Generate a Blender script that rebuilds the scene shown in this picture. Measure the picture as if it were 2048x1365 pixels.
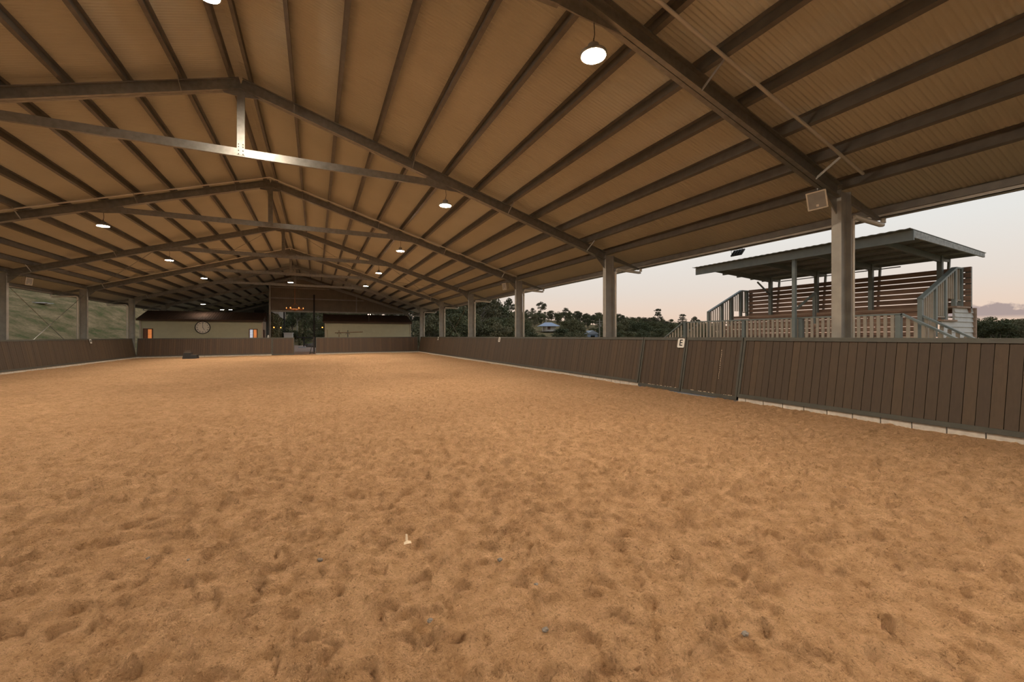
import bpy, bmesh, math, random
import numpy as np
from mathutils import Vector, Matrix, noise
random.seed(7); rng = np.random.default_rng(7)
S = bpy.context.scene
for o in list(bpy.data.objects): bpy.data.objects.remove(o)
COL = S.collection

# ---------------------------------------------------------------- camera, sky, exposure
PSI = .4369; FPX = 839.08; V0 = 673.37; H = 1.433
cam = bpy.data.objects.new('camera', bpy.data.cameras.new('camera')); COL.objects.link(cam)
cam.location = (0, 0, H); cam.rotation_euler = (math.pi/2, 0, -PSI)
cam.data.sensor_width = 36; cam.data.lens = FPX/2048*36
cam.data.shift_y = -(682.5-V0)/2048
cam.data.clip_start = .05; cam.data.clip_end = 3000
S.camera = cam
S.view_settings.view_transform = 'Standard'; S.view_settings.look = 'None'
S.view_settings.exposure = 0; S.view_settings.gamma = 1
try: S.view_settings.use_curve_mapping = False
except Exception: pass

LAMP_W = 930      # emission of the high-bay diffusers
def build_world():
    w = bpy.data.worlds.new('dusk_sky'); S.world = w; w.use_nodes = True
    nt = w.node_tree; nt.nodes.clear(); N = nt.nodes.new; L = nt.links.new
    out = N('ShaderNodeOutputWorld'); bg = N('ShaderNodeBackground')
    tc = N('ShaderNodeTexCoord'); sep = N('ShaderNodeSeparateXYZ'); L(tc.outputs['Generated'], sep.inputs[0])
    ramp = N('ShaderNodeValToRGB'); L(sep.outputs['Z'], ramp.inputs[0])
    cr = ramp.color_ramp; cr.elements[0].position = 0; cr.elements[0].color = (.80, .53, .37, 1)
    cr.elements[1].position = .10; cr.elements[1].color = (.79, .70, .62, 1)
    for p, c in ((.045, (.83, .64, .51)), (.2, (.80, .79, .755)), (.4, (.75, .78, .78)), (1, (.38, .45, .55))):
        e = cr.elements.new(p); e.color = (*c, 1)
    # east (left) side of the dome is duller than the afterglow side
    mr = N('ShaderNodeMapRange'); L(sep.outputs['X'], mr.inputs[0])
    mr.inputs[1].default_value = -.9; mr.inputs[2].default_value = .45; mr.inputs[3].default_value = .38; mr.inputs[4].default_value = 1.0
    mx = N('ShaderNodeMix'); mx.data_type = 'RGBA'; mx.blend_type = 'MULTIPLY'; mx.inputs[0].default_value = 1
    L(ramp.outputs[0], mx.inputs[6])
    cmb = N('ShaderNodeCombineXYZ'); 
    for i in range(3): L(mr.outputs[0], cmb.inputs[i])
    L(cmb.outputs[0], mx.inputs[7])
    # low cloud bank: noise thresholded by height above horizon, only in the azimuth right of the stand
    mp = N('ShaderNodeMapping'); mp.inputs['Scale'].default_value = (30, 30, 42); L(tc.outputs['Generated'], mp.inputs[0])
    nz = N('ShaderNodeTexNoise'); nz.inputs['Scale'].default_value = 1.6; nz.inputs['Detail'].default_value = 6; L(mp.outputs[0], nz.inputs[0])
    m1 = N('ShaderNodeMapRange'); L(sep.outputs['Z'], m1.inputs[0])      # falls with height
    m1.inputs[1].default_value = .036; m1.inputs[2].default_value = .070; m1.inputs[3].default_value = .62; m1.inputs[4].default_value = -.10
    ad = N('ShaderNodeMath'); ad.operation = 'ADD'; L(m1.outputs[0], ad.inputs[0]); L(nz.outputs[0], ad.inputs[1])
    th = N('ShaderNodeMapRange'); L(ad.outputs[0], th.inputs[0]); th.inputs[1].default_value = .74; th.inputs[2].default_value = .86
    az = N('ShaderNodeMapRange'); L(sep.outputs['X'], az.inputs[0]); az.inputs[1].default_value = .925; az.inputs[2].default_value = .945
    ml = N('ShaderNodeMath'); ml.operation = 'MULTIPLY'; L(th.outputs[0], ml.inputs[0]); L(az.outputs[0], ml.inputs[1])
    lo = N('ShaderNodeMapRange'); L(sep.outputs['Z'], lo.inputs[0]); lo.inputs[1].default_value = .026; lo.inputs[2].default_value = .034
    ml2 = N('ShaderNodeMath'); ml2.operation = 'MULTIPLY'; L(ml.outputs[0], ml2.inputs[0]); L(lo.outputs[0], ml2.inputs[1])
    m2 = N('ShaderNodeMix'); m2.data_type = 'RGBA'; L(ml2.outputs[0], m2.inputs[0]); L(mx.outputs[2], m2.inputs[6]); m2.inputs[7].default_value = (.42, .33, .31, 1)
    L(m2.outputs[2], bg.inputs[0]); bg.inputs[1].default_value = 1.0; L(bg.outputs[0], out.inputs[0])
build_world()
sun = bpy.data.objects.new('afterglow_sun', bpy.data.lights.new('afterglow_sun', 'SUN')); COL.objects.link(sun)
sun.data.energy = .25; sun.data.color = (1, .72, .5); sun.data.angle = math.radians(25)
sun.rotation_euler = (math.radians(82), 0, math.radians(90+12))     # low glow from +X side

# ---------------------------------------------------------------- materials
def lin(r, g, b): return tuple(((c/255)/12.92 if c/255 <= .04045 else ((c/255+.055)/1.055)**2.4) for c in (r, g, b))
MATS = {}
def mat(name, col, rough=.6, metal=0, var=.12, scale=6, bump=0, bscale=40, spec=None, em=None, ems=0, stretch=None, space='Object'):
    if name in MATS: return MATS[name]
    m = bpy.data.materials.new(name); m.use_nodes = True; nt = m.node_tree; N = nt.nodes.new; L = nt.links.new
    b = nt.nodes['Principled BSDF']; b.inputs['Roughness'].default_value = rough; b.inputs['Metallic'].default_value = metal
    if spec is not None: b.inputs['Specular IOR Level'].default_value = spec
    tc = N('ShaderNodeTexCoord'); mp = N('ShaderNodeMapping'); L(tc.outputs[space], mp.inputs[0])
    if stretch: mp.inputs['Scale'].default_value = stretch
    nz = N('ShaderNodeTexNoise'); nz.inputs['Scale'].default_value = scale; nz.inputs['Detail'].default_value = 5; L(mp.outputs[0], nz.inputs[0])
    rp = N('ShaderNodeValToRGB'); rp.color_ramp.elements[0].position = .3; rp.color_ramp.elements[1].position = .7
    rp.color_ramp.elements[0].color = (*[c*(1-var) for c in col], 1); rp.color_ramp.elements[1].color = (*[min(1, c*(1+var)) for c in col], 1)
    L(nz.outputs[0], rp.inputs[0]); L(rp.outputs[0], b.inputs['Base Color'])
    if bump:
        n2 = N('ShaderNodeTexNoise'); n2.inputs['Scale'].default_value = bscale; n2.inputs['Detail'].default_value = 4; L(mp.outputs[0], n2.inputs[0])
        bp = N('ShaderNodeBump'); bp.inputs['Strength'].default_value = bump; bp.inputs['Distance'].default_value = .01
        L(n2.outputs[0], bp.inputs['Height']); L(bp.outputs[0], b.inputs['Normal'])
    if em: b.inputs['Emission Color'].default_value = (*em, 1); b.inputs['Emission Strength'].default_value = ems
    MATS[name] = m; return m
galv = mat('galvanised_steel', (.27, .26, .24), rough=.36, metal=.75, var=.14, scale=9)
purl = mat('purlin_steel', (.14, .128, .112), rough=.5, metal=.45, var=.14, scale=5)
colsteel = mat('column_steel', (.32, .305, .275), rough=.5, metal=.4, var=.14, scale=4)
gutm = mat('gutter_steel', (.36, .33, .29), rough=.45, metal=.3, var=.1)
pipem = mat('pvc_pipe', (.62, .58, .52), rough=.35, var=.05)
sheet = mat('roof_sheet_cream', (.44, .42, .34), rough=.55, var=.05, scale=.7)
darksheet = mat('dark_wall_sheet', (.21, .17, .13), rough=.6, var=.1, scale=2)
railm = mat('dark_olive_steel', (.062, .061, .050), rough=.55, metal=.2, var=.15)
blockm = mat('concrete_block', (.52, .48, .42), rough=.9, var=.14, scale=14, bump=.3)
concm = mat('concrete_slab', (.42, .39, .36), rough=.9, var=.12, scale=5)
whitem = mat('white_plastic', (.75, .73, .69), rough=.4, var=.03)
blackm = mat('black_plastic', (.018, .018, .019), rough=.45, var=.1)
blackst = mat('black_steel', (.015, .014, .013), rough=.5, var=.1)
signink = mat('sign_ink', (.02, .02, .02), rough=.6, var=0)
gsteel = mat('stand_green_grey_paint', (.25, .285, .27), rough=.5, var=.08)
gbal = mat('stand_cream_baluster', (.50, .43, .34), rough=.6, var=.07)
timber = mat('stand_red_timber', (.34, .205, .14), rough=.7, var=.3, scale=5, stretch=(3, .35, 3))
timber2 = mat('stand_pale_timber', (.42, .29, .21), rough=.7, var=.25, scale=5, stretch=(3, .35, 3))
wbwhite = mat('white_weatherboard', (.66, .66, .63), rough=.6, var=.1, scale=4)
wbgreen = mat('sage_weatherboard', (.50, .48, .34), rough=.65, var=.05, scale=3)
roofbr = mat('brown_roof_sheet', (.085, .055, .04), rough=.85, spec=.1, var=.1, scale=2)
frame_red = mat('red_timber_frame', (.12, .045, .025), rough=.55, var=.15)
glow = mat('lit_room_glow', (.5, .2, .07), em=(1, .30, .08), ems=.45, var=.3, scale=3)
bulbm = mat('warm_bulb', (1, .6, .3), em=(1, .26, .04), ems=6, var=0)
ledm = mat('led_diffuser', (1, .95, .88), em=(1, .84, .66), ems=LAMP_W, var=0); ledb = mat('led_diffuser_boosted', (1, .95, .88), em=(1, .84, .66), ems=LAMP_W*1.9, var=0); ledd = mat('led_diffuser_dim', (1, .95, .88), em=(1, .86, .70), ems=90, var=0)  # ledb: unseen lamps behind the camera, boosted beyond the rest to brighten the near sand
copper = mat('copper_ring', (.62, .25, .10), rough=.35, metal=.7, var=.1)
bluewh = mat('pale_blue_roof', (.42, .50, .66), rough=.5, var=.05)
wallwh = mat('house_white_wall', (.62, .55, .47), rough=.7, var=.05)
glassd = mat('dark_glass', (.03, .035, .035), rough=.1, var=0)
bark = mat('bark', (.17, .14, .11), rough=.9, var=.25, scale=8)
barkp = mat('pale_bark', (.42, .38, .33), rough=.9, var=.15, scale=8)
gravel = mat('gravel_drive', (.52, .35, .27), rough=.95, var=.15, scale=3, bump=.4)
rockm = mat('grey_rock', (.17, .15, .13), rough=.9, var=.3, scale=3, bump=.5, bscale=12)
wood = mat('jump_wood', (.22, .15, .09), rough=.7, var=.15)
pebm = mat('pebble_stone', (.19, .165, .14), rough=.7, var=.2, scale=30)
huskm = mat('pale_husk', (.70, .58, .42), rough=.8, var=.1, scale=30)

def leafmat(name, c, var=.45):
    m = bpy.data.materials.new(name); m.use_nodes = True; nt = m.node_tree; N = nt.nodes.new; L = nt.links.new
    b = nt.nodes['Principled BSDF']; b.inputs['Roughness'].default_value = .75; b.inputs['Specular IOR Level'].default_value = .2
    oi = N('ShaderNodeObjectInfo'); tc = N('ShaderNodeTexCoord')
    nz = N('ShaderNodeTexNoise'); nz.inputs['Scale'].default_value = .7; nz.inputs['Detail'].default_value = 4; L(tc.outputs['Object'], nz.inputs[0])
    rp = N('ShaderNodeValToRGB'); rp.color_ramp.elements[0].position = .32; rp.color_ramp.elements[1].position = .68
    rp.color_ramp.elements[0].color = (*[x*(1-var) for x in c], 1); rp.color_ramp.elements[1].color = (*[x*(1+var) for x in c], 1)
    L(nz.outputs[0], rp.inputs[0])
    hs = N('ShaderNodeHueSaturation'); L(rp.outputs[0], hs.inputs['Color'])
    a = N('ShaderNodeMapRange'); L(oi.outputs['Random'], a.inputs[0]); a.inputs[3].default_value = .455; a.inputs[4].default_value = .53; L(a.outputs[0], hs.inputs['Hue'])
    v = N('ShaderNodeMapRange'); L(oi.outputs['Random'], v.inputs[0]); v.inputs[3].default_value = 1.3; v.inputs[4].default_value = .65; L(v.outputs[0], hs.inputs['Value'])
    L(hs.outputs[0], b.inputs['Base Color']); return m
leafA = leafmat('gum_leaves', (.17, .165, .10)); leafB = leafmat('olive_leaves', (.175, .18, .095)); leafC = leafmat('dark_leaves', (.11, .12, .075))

def board_mat(name, c, pitch, axis, groove=.02):
    """timber boards: one tone per board (object coords along `axis`), grain, fine horizontal ribbing"""
    m = bpy.data.materials.new(name); m.use_nodes = True; nt = m.node_tree; N = nt.nodes.new; L = nt.links.new
    b = nt.nodes['Principled BSDF']; b.inputs['Roughness'].default_value = .62; b.inputs['Specular IOR Level'].default_value = .3
    tc = N('ShaderNodeTexCoord'); sp = N('ShaderNodeSeparateXYZ'); L(tc.outputs['Object'], sp.inputs[0])
    dv = N('ShaderNodeMath'); dv.operation = 'DIVIDE'; L(sp.outputs[axis], dv.inputs[0]); dv.inputs[1].default_value = pitch
    fl = N('ShaderNodeMath'); fl.operation = 'FLOOR'; L(dv.outputs[0], fl.inputs[0])
    wn = N('ShaderNodeTexWhiteNoise'); wn.noise_dimensions = '1D'; L(fl.outputs[0], wn.inputs['W'])
    rp = N('ShaderNodeValToRGB'); cr = rp.color_ramp
    cr.elements[0].color = (c[0]*.88, c[1]*.88, c[2]*.92, 1); cr.elements[1].color = (c[0]*1.22, c[1]*1.18, c[2]*1.1, 1)
    e = cr.elements.new(.55); e.color = (*c, 1)
    L(wn.outputs['Value'], rp.inputs[0])
    mp = N('ShaderNodeMapping'); L(tc.outputs['Object'], mp.inputs[0]); mp.inputs['Scale'].default_value = (12, 12, 1.2)
    nz = N('ShaderNodeTexNoise'); nz.inputs['Scale'].default_value = 3; nz.inputs['Detail'].default_value = 6; L(mp.outputs[0], nz.inputs[0])
    mr = N('ShaderNodeMapRange'); L(nz.outputs[0], mr.inputs[0]); mr.inputs[3].default_value = .78; mr.inputs[4].default_value = 1.22
    hs = N('ShaderNodeHueSaturation'); L(rp.outputs[0], hs.inputs['Color']); L(mr.outputs[0], hs.inputs['Value'])
    L(hs.outputs[0], b.inputs['Base Color']); MATS[name] = m; return m
BP = .137
kbY = board_mat('kickboards_long_side', (.068, .048, .032), BP, 'Y')
kbX = board_mat('kickboards_short_side', (.076, .050, .033), BP, 'X')

def sand_mat():
    m = bpy.data.materials.new('arena_sand'); m.use_nodes = True; nt = m.node_tree; N = nt.nodes.new; L = nt.links.new
    b = nt.nodes['Principled BSDF']; b.inputs['Roughness'].default_value = .95; b.inputs['Specular IOR Level'].default_value = .15
    tc = N('ShaderNodeTexCoord')
    def noise_(sc, det, rough=.55, dist=0):
        n = N('ShaderNodeTexNoise'); n.inputs['Scale'].default_value = sc; n.inputs['Detail'].default_value = det
        n.inputs['Roughness'].default_value = rough; n.inputs['Distortion'].default_value = dist; L(tc.outputs['Object'], n.inputs[0]); return n
    big = noise_(.5, 3); mid = noise_(9, 6, .65); fine = noise_(70, 5, .7, .6)
    rp = N('ShaderNodeValToRGB'); L(mid.outputs[0], rp.inputs[0]); cr = rp.color_ramp
    cr.elements[0].position = .33; cr.elements[0].color = (.61, .365, .185, 1); cr.elements[1].position = .60; cr.elements[1].color = (.80, .51, .29, 1)
    r2 = N('ShaderNodeValToRGB'); L(fine.outputs[0], r2.inputs[0]); r2.color_ramp.elements[0].position = .30; r2.color_ramp.elements[0].color = (.36, .30, .25, 1)
    r2.color_ramp.elements[1].position = .44; r2.color_ramp.elements[1].color = (1, 1, 1, 1)
    mx = N('ShaderNodeMix'); mx.data_type = 'RGBA'; mx.blend_type = 'MULTIPLY'; mx.inputs[0].default_value = .85
    L(rp.outputs[0], mx.inputs[6]); L(r2.outputs[0], mx.inputs[7])
    r3 = N('ShaderNodeValToRGB'); L(big.outputs[0], r3.inputs[0]); r3.color_ramp.elements[0].position = .3; r3.color_ramp.elements[0].color = (.90, .88, .86, 1)
    r3.color_ramp.elements[1].position = .7; r3.color_ramp.elements[1].color = (1, 1, 1, 1)
    m2 = N('ShaderNodeMix'); m2.data_type = 'RGBA'; m2.blend_type = 'MULTIPLY'; m2.inputs[0].default_value = 1
    L(mx.outputs[2], m2.inputs[6]); L(r3.outputs[0], m2.inputs[7]); L(m2.outputs[2], b.inputs['Base Color'])
    f3 = noise_(34, 5, .72, 1.4)
    r4 = N('ShaderNodeValToRGB'); L(f3.outputs[0], r4.inputs[0]); r4.color_ramp.elements[0].position = .30; r4.color_ramp.elements[0].color = (.50, .44, .38, 1)
    r4.color_ramp.elements[1].position = .47; r4.color_ramp.elements[1].color = (1, 1, 1, 1)
    m3 = N('ShaderNodeMix'); m3.data_type = 'RGBA'; m3.blend_type = 'MULTIPLY'; m3.inputs[0].default_value = .8
    L(m2.outputs[2], m3.inputs[6]); L(r4.outputs[0], m3.inputs[7]); L(m3.outputs[2], b.inputs['Base Color'])
    b1 = N('ShaderNodeBump'); b1.inputs['Strength'].default_value = 1.0; b1.inputs['Distance'].default_value = .07; L(mid.outputs[0], b1.inputs['Height'])
    f2 = noise_(38, 6, .75, 1.2)
    b2 = N('ShaderNodeBump'); b2.inputs['Strength'].default_value = 1.0; b2.inputs['Distance'].default_value = .045; L(f2.outputs[0], b2.inputs['Height']); L(b1.outputs[0], b2.inputs['Normal'])
    b3 = N('ShaderNodeBump'); b3.inputs['Strength'].default_value = .8; b3.inputs['Distance'].default_value = .02; L(fine.outputs[0], b3.inputs['Height']); L(b2.outputs[0], b3.inputs['Normal'])
    L(b3.outputs[0], b.inputs['Normal']); return m
sandm = sand_mat()
def grass_mat():
    m = bpy.data.materials.new('paddock_grass'); m.use_nodes = True; nt = m.node_tree; N = nt.nodes.new; L = nt.links.new
    b = nt.nodes['Principled BSDF']; b.inputs['Roughness'].default_value = .95; b.inputs['Specular IOR Level'].default_value = .1
    tc = N('ShaderNodeTexCoord'); mp = N('ShaderNodeMapping'); mp.inputs['Scale'].default_value = (.34, .20, .34); L(tc.outputs['Object'], mp.inputs[0])
    n1 = N('ShaderNodeTexNoise'); n1.inputs['Scale'].default_value = 1.5; n1.inputs['Detail'].default_value = 8; n1.inputs['Roughness'].default_value = .72; L(mp.outputs[0], n1.inputs[0])
    rp = N('ShaderNodeValToRGB'); L(n1.outputs[0], rp.inputs[0]); cr = rp.color_ramp
    cr.elements[0].position = .36; cr.elements[0].color = (.12, .125, .046, 1); cr.elements[1].position = .66; cr.elements[1].color = (.40, .285, .155, 1)
    e = cr.elements.new(.48); e.color = (.23, .175, .085, 1)
    n2 = N('ShaderNodeTexNoise'); n2.inputs['Scale'].default_value = 5; n2.inputs['Detail'].default_value = 6; L(tc.outputs['Object'], n2.inputs[0])
    mr = N('ShaderNodeMapRange'); L(n2.outputs[0], mr.inputs[0]); mr.inputs[3].default_value = .5; mr.inputs[4].default_value = 1.5
    hs = N('ShaderNodeHueSaturation'); L(rp.outputs[0], hs.inputs['Color']); L(mr.outputs[0], hs.inputs['Value']); L(hs.outputs[0], b.inputs['Base Color'])
    bp = N('ShaderNodeBump'); bp.inputs['Strength'].default_value = .6; bp.inputs['Distance'].default_value = .15; L(n2.outputs[0], bp.inputs['Height']); L(bp.outputs[0], b.inputs['Normal'])
    return m
grassm = grass_mat()

# ---------------------------------------------------------------- mesh helpers
class MB:
    def __init__(s): s.v = []; s.f = []
    def add(s, vs, fs):
        k = len(s.v); s.v += [tuple(v) for v in vs]; s.f += [tuple(i+k for i in f) for f in fs]; return s
    def box(s, x0, x1, y0, y1, z0, z1):
        return s.add([(x0,y0,z0),(x1,y0,z0),(x1,y1,z0),(x0,y1,z0),(x0,y0,z1),(x1,y0,z1),(x1,y1,z1),(x0,y1,z1)],
            [(0,3,2,1),(4,5,6,7),(0,1,5,4),(1,2,6,5),(2,3,7,6),(3,0,4,7)])
    def hexa(s, p):   # eight points in the order of box()
        return s.add(p, [(0,3,2,1),(4,5,6,7),(0,1,5,4),(1,2,6,5),(2,3,7,6),(3,0,4,7)])
    def sweep(s, poly, p0, p1, up=(0,0,1)):
        p0 = Vector(p0); p1 = Vector(p1); d = (p1-p0).normalized(); up = Vector(up)
        side = d.cross(up).normalized(); u = side.cross(d).normalized(); n = len(poly)
        vs = [p + side*a + u*b for p in (p0, p1) for a, b in poly]
        fs = [(i, (i+1) % n, (i+1) % n+n, i+n) for i in range(n)] + [tuple(range(n))[::-1], tuple(range(n, 2*n))]
        return s.add(vs, fs)
    def bar(s, p0, p1, w, h, up=(0,0,1)):
        return s.sweep([(-w/2,-h/2),(w/2,-h/2),(w/2,h/2),(-w/2,h/2)], p0, p1, up)
    def tube(s, pts, r, n=10, cap=True):
        pts = [Vector(p) for p in pts]; rings = []; k = len(s.v)
        for i, p in enumerate(pts):
            d = (pts[min(i+1, len(pts)-1)] - pts[max(i-1, 0)]).normalized()
            a = Vector((0,0,1)) if abs(d.z) < .9 else Vector((1,0,0))
            x = d.cross(a).normalized(); y = d.cross(x).normalized(); rr = r[i] if isinstance(r, (list, tuple)) else r
            s.v += [tuple(p + x*math.cos(t*2*math.pi/n)*rr + y*math.sin(t*2*math.pi/n)*rr) for t in range(n)]
        for i in range(len(pts)-1):
            for t in range(n): s.f.append((k+i*n+t, k+i*n+(t+1) % n, k+(i+1)*n+(t+1) % n, k+(i+1)*n+t))
        if cap: s.f.append(tuple(k+t for t in range(n))[::-1]); s.f.append(tuple(k+(len(pts)-1)*n+t for t in range(n)))
        return s
    def lathe(s, prof, c=(0,0,0), n=20):   # prof: (r, z)
        k = len(s.v)
        for r, z in prof: s.v += [(c[0]+r*math.cos(t*2*math.pi/n), c[1]+r*math.sin(t*2*math.pi/n), c[2]+z) for t in range(n)]
        for i in range(len(prof)-1):
            for t in range(n): s.f.append((k+i*n+t, k+i*n+(t+1) % n, k+(i+1)*n+(t+1) % n, k+(i+1)*n+t))
        s.f.append(tuple(k+t for t in range(n))[::-1]); s.f.append(tuple(k+(len(prof)-1)*n+t for t in range(n))); return s
    def prism(s, poly, h0, h1, plane='XZ'):   # polygon in a plane, extruded on the third axis
        n = len(poly)
        f = {'XZ': lambda a, b, c: (a, c, b), 'YZ': lambda a, b, c: (c, a, b), 'XY': lambda a, b, c: (a, b, c)}[plane]
        return s.add([f(a, b, h) for h in (h0, h1) for a, b in poly],
            [(i, (i+1) % n, (i+1) % n+n, i+n) for i in range(n)] + [tuple(range(n))[::-1], tuple(range(n, 2*n))])
    def build(s, name, m, parent=None, smooth=False, fix=True):
        me = bpy.data.meshes.new(name); me.from_pydata(s.v, [], s.f); me.materials.append(m)
        if fix:
            b = bmesh.new(); b.from_mesh(me); bmesh.ops.recalc_face_normals(b, faces=b.faces); b.to_mesh(me); b.free()
        if smooth:
            for p in me.polygons: p.use_smooth = True
        o = bpy.data.objects.new(name, me); COL.objects.link(o)
        if parent:
            o.parent = parent
            if parent.type == 'EMPTY' and parent.parent is None: o.location = -parent.location
        return o
def tag(o, label=None, cat=None, group=None, kind=None):
    if label: o['label'] = label
    if cat: o['category'] = cat
    if group: o['group'] = group
    if kind: o['kind'] = kind
    return o
def thing(name, label, cat, loc=(0,0,0), group=None):
    o = bpy.data.objects.new(name, None); COL.objects.link(o); o.location = loc; o.empty_display_size = .2
    return tag(o, label, cat, group)
def part(mb, name, m, parent, smooth=False): return mb.build(name, m, parent, smooth)   # verts in world coords under an un-rotated empty
def copy_tree(o, parent=None):
    c = o.copy(); COL.objects.link(c)
    if parent: c.parent = parent
    for ch in list(o.children): copy_tree(ch, c)
    return c
def ray(u, v, d):      # photo measurement -> point in the place at depth d
    l = (u-1024)/FPX*d; s, c = math.sin(PSI), math.cos(PSI)
    return Vector((d*s+l*c, d*c-l*s, H+(V0-v)*d/FPX))
ORD = ['nearest', 'second', 'third', 'fourth', 'fifth', 'sixth', 'seventh', 'eighth', 'ninth', 'tenth', 'eleventh', 'twelfth']

# ---------------------------------------------------------------- building numbers
F = [4.69+7.188*i for i in range(10)]; FM = 4.69-7.188
XR = -1.632; XC = 9.1; XL = -12.364; CD = .345; SL = .3033; ZR = 7.352; RD = .27; PD = .2
zb = lambda x: ZR - SL*abs(x-XR)
Y0, Y1R, Y1L = -12.0, F[6]+.1, F[9]+.1
ground_z = lambda x: -.0059*(8.41-x)

# ---------------------------------------------------------------- ground and sand
def value_noise(x, y, seed):
    r = np.random.default_rng(seed).random((256, 256)); xi = np.floor(x).astype(int); yi = np.floor(y).astype(int)
    fx = x-xi; fy = y-yi; fx = fx*fx*(3-2*fx); fy = fy*fy*(3-2*fy); a = lambda i, j: r[(xi+i) % 256, (yi+j) % 256]
    return (a(0,0)*(1-fx)+a(1,0)*fx)*(1-fy) + (a(0,1)*(1-fx)+a(1,1)*fx)*fy - .5
def grow(a, b, c0, c1, s0, g, smax):   # coordinates from a to b, fine inside c0..c1
    xs = list(np.arange(c0, c1, s0)); s = s0; x = c1; hi = []
    while x < b: hi.append(x); s = min(s*g, smax); x += s
    s = s0; x = c0-s0; lo = []
    while x > a: lo.append(x); s = min(s*g, smax); x -= s
    return np.array([a]+lo[::-1]+xs+hi+[b])
def build_sand():
    xs = grow(-11.62, 8.5, -1.6, 4.4, .014, 1.016, .12); ys = grow(-11.5, 38.2, .9, 4.0, .012, 1.010, .13)
    X, Y = np.meshgrid(xs, ys, indexing='ij'); Z = ground_z(X)
    Z = Z + .020*value_noise(X*.9, Y*.9, 1) + .014*value_noise(X*2.3, Y*2.3, 2) + .012*value_noise(X*5.1, Y*5.1, 3) + .012*value_noise(X*11.3, Y*11.3, 4) + .010*value_noise(X*24, Y*24, 5)
    c_ = np.clip(value_noise(X*1.7, Y*1.7, 9)*2.2+.55, 0, 1)
    Z = Z + c_*(.040*np.abs(value_noise(X*15, Y*15, 7)) + .026*np.abs(value_noise(X*34, Y*34, 8))) + .004*value_noise(X*60, Y*60, 6)
    D = np.zeros_like(Z)
    n = 16000
    px = rng.uniform(-11.4, 8.3, n); py = rng.uniform(-.5, 24, n); pa = rng.uniform(0, 2*math.pi, n)
    px[:6000] = rng.uniform(-4, 8.3, 6000); py[:6000] = rng.uniform(-.3, 9, 6000)
    pr = rng.uniform(.058, .094, n); pd = rng.uniform(.020, .043, n)
    for i in range(n):
        R = pr[i]*2.1
        i0, i1 = np.searchsorted(xs, [px[i]-R, px[i]+R]); j0, j1 = np.searchsorted(ys, [py[i]-R, py[i]+R])
        if i1-i0 < 2 or j1-j0 < 2: continue
        dx = X[i0:i1, j0:j1]-px[i]; dy = Y[i0:i1, j0:j1]-py[i]; ca, sa = math.cos(pa[i]), math.sin(pa[i])
        a = (dx*ca+dy*sa)/pr[i]; b = (-dx*sa+dy*ca)/(pr[i]*.88); r = np.sqrt(a*a+b*b)
        t = np.clip((1.07-r)/.14, 0, 1); inside = t*t*(3-2*t)
        tiltd = np.clip(.25+.75*a, -.1, 1)                  # a flat sole dug in at the toe
        rim = np.exp(-((r-1.30)/.20)**2)*np.clip(.35+.65*a, 0, 1)
        w = D[i0:i1, j0:j1]; m_ = w[inside > .9].mean() if (inside > .9).any() else 0
        D[i0:i1, j0:j1] = w*(1-inside*.8) + inside*.8*m_*.5 - inside*pd[i]*tiltd + rim*pd[i]*.6
    Z = Z+D+.009*value_noise(X*31, Y*31, 11)+.006*value_noise(X*55, Y*55, 12)
    # sand banks up a little against the kerbs
    nx, ny = X.shape; v = np.stack([X, Y, Z], -1).reshape(-1, 3)
    idx = np.arange(nx*ny).reshape(nx, ny)
    q = np.stack([idx[:-1,:-1], idx[1:,:-1], idx[1:,1:], idx[:-1,1:]], -1).reshape(-1, 4)
    me = bpy.data.meshes.new('floor'); me.vertices.add(len(v)); me.vertices.foreach_set('co', v.ravel())
    me.loops.add(q.size); me.loops.foreach_set('vertex_index', q.ravel()); me.polygons.add(len(q))
    me.polygons.foreach_set('loop_start', np.arange(0, q.size, 4)); me.polygons.foreach_set('loop_total', np.full(len(q), 4))
    me.update(); me.validate(); me.polygons.foreach_set('use_smooth', np.ones(len(q), bool)); me.materials.append(sandm)
    o = bpy.data.objects.new('floor', me); COL.objects.link(o); tag(o, 'orange arena sand covered in hoof prints', kind='structure')
build_sand()

def terrain(x, y):
    z = -.32
    if x < -16: z += .37*(-16-x)*min(1, (-16-x)/10) + .7*math.sin(x*.11+y*.05)*min(1, (-16-x)/20)
    if y > 56: z += .085*(y-56)*max(0, min(1, (30-x)/20))*min(1, (y-56)/10)
    if x > 20: z += -1.6*min(1, (x-20)/18)
    if y > 0 or x > 0:
        g = math.exp(-((x-93)**2+(y-262)**2)/(2*62**2)); z += 16*g
        z += 5.5*math.exp(-((x-230)**2+(y-190)**2)/(2*80**2))
    return z
def build_ground():
    xs = np.concatenate([np.arange(-260, -40, 9), np.arange(-40, 40, 1.6), np.arange(40, 460, 7)]); ys = np.concatenate([np.arange(-80, 0, 8), np.arange(0, 90, 1.6), np.arange(90, 460, 7)])
    mb = MB(); n = len(ys)
    mb.v = [(x, y, terrain(x, y)) for x in xs for y in ys]
    mb.f = [(i*n+j, (i+1)*n+j, (i+1)*n+j+1, i*n+j+1) for i in range(len(xs)-1) for j in range(n-1)]
    o = mb.build('ground', grassm, smooth=True, fix=False); tag(o, 'grassy paddock land rising into hills around the arena', kind='structure')
build_ground()
dm = MB(); dy = [38.75, 44, 50, 53, 56, 59, 62, 65]; dz = [-.12, -.12, -.10, -.04, .03, .11, .19, .30]
dm.v = [(x, y, z+q) for y, z in zip(dy, dz) for q in (0, -.4) for x in (-4.0, 1.6 if y > 50 else .75)]
for k in range(len(dy)-1):
    a = 4*k; dm.f += [(a, a+1, a+5, a+4), (a+2, a+6, a+7, a+3), (a, a+4, a+6, a+2), (a+1, a+3, a+7, a+5)]
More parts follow.
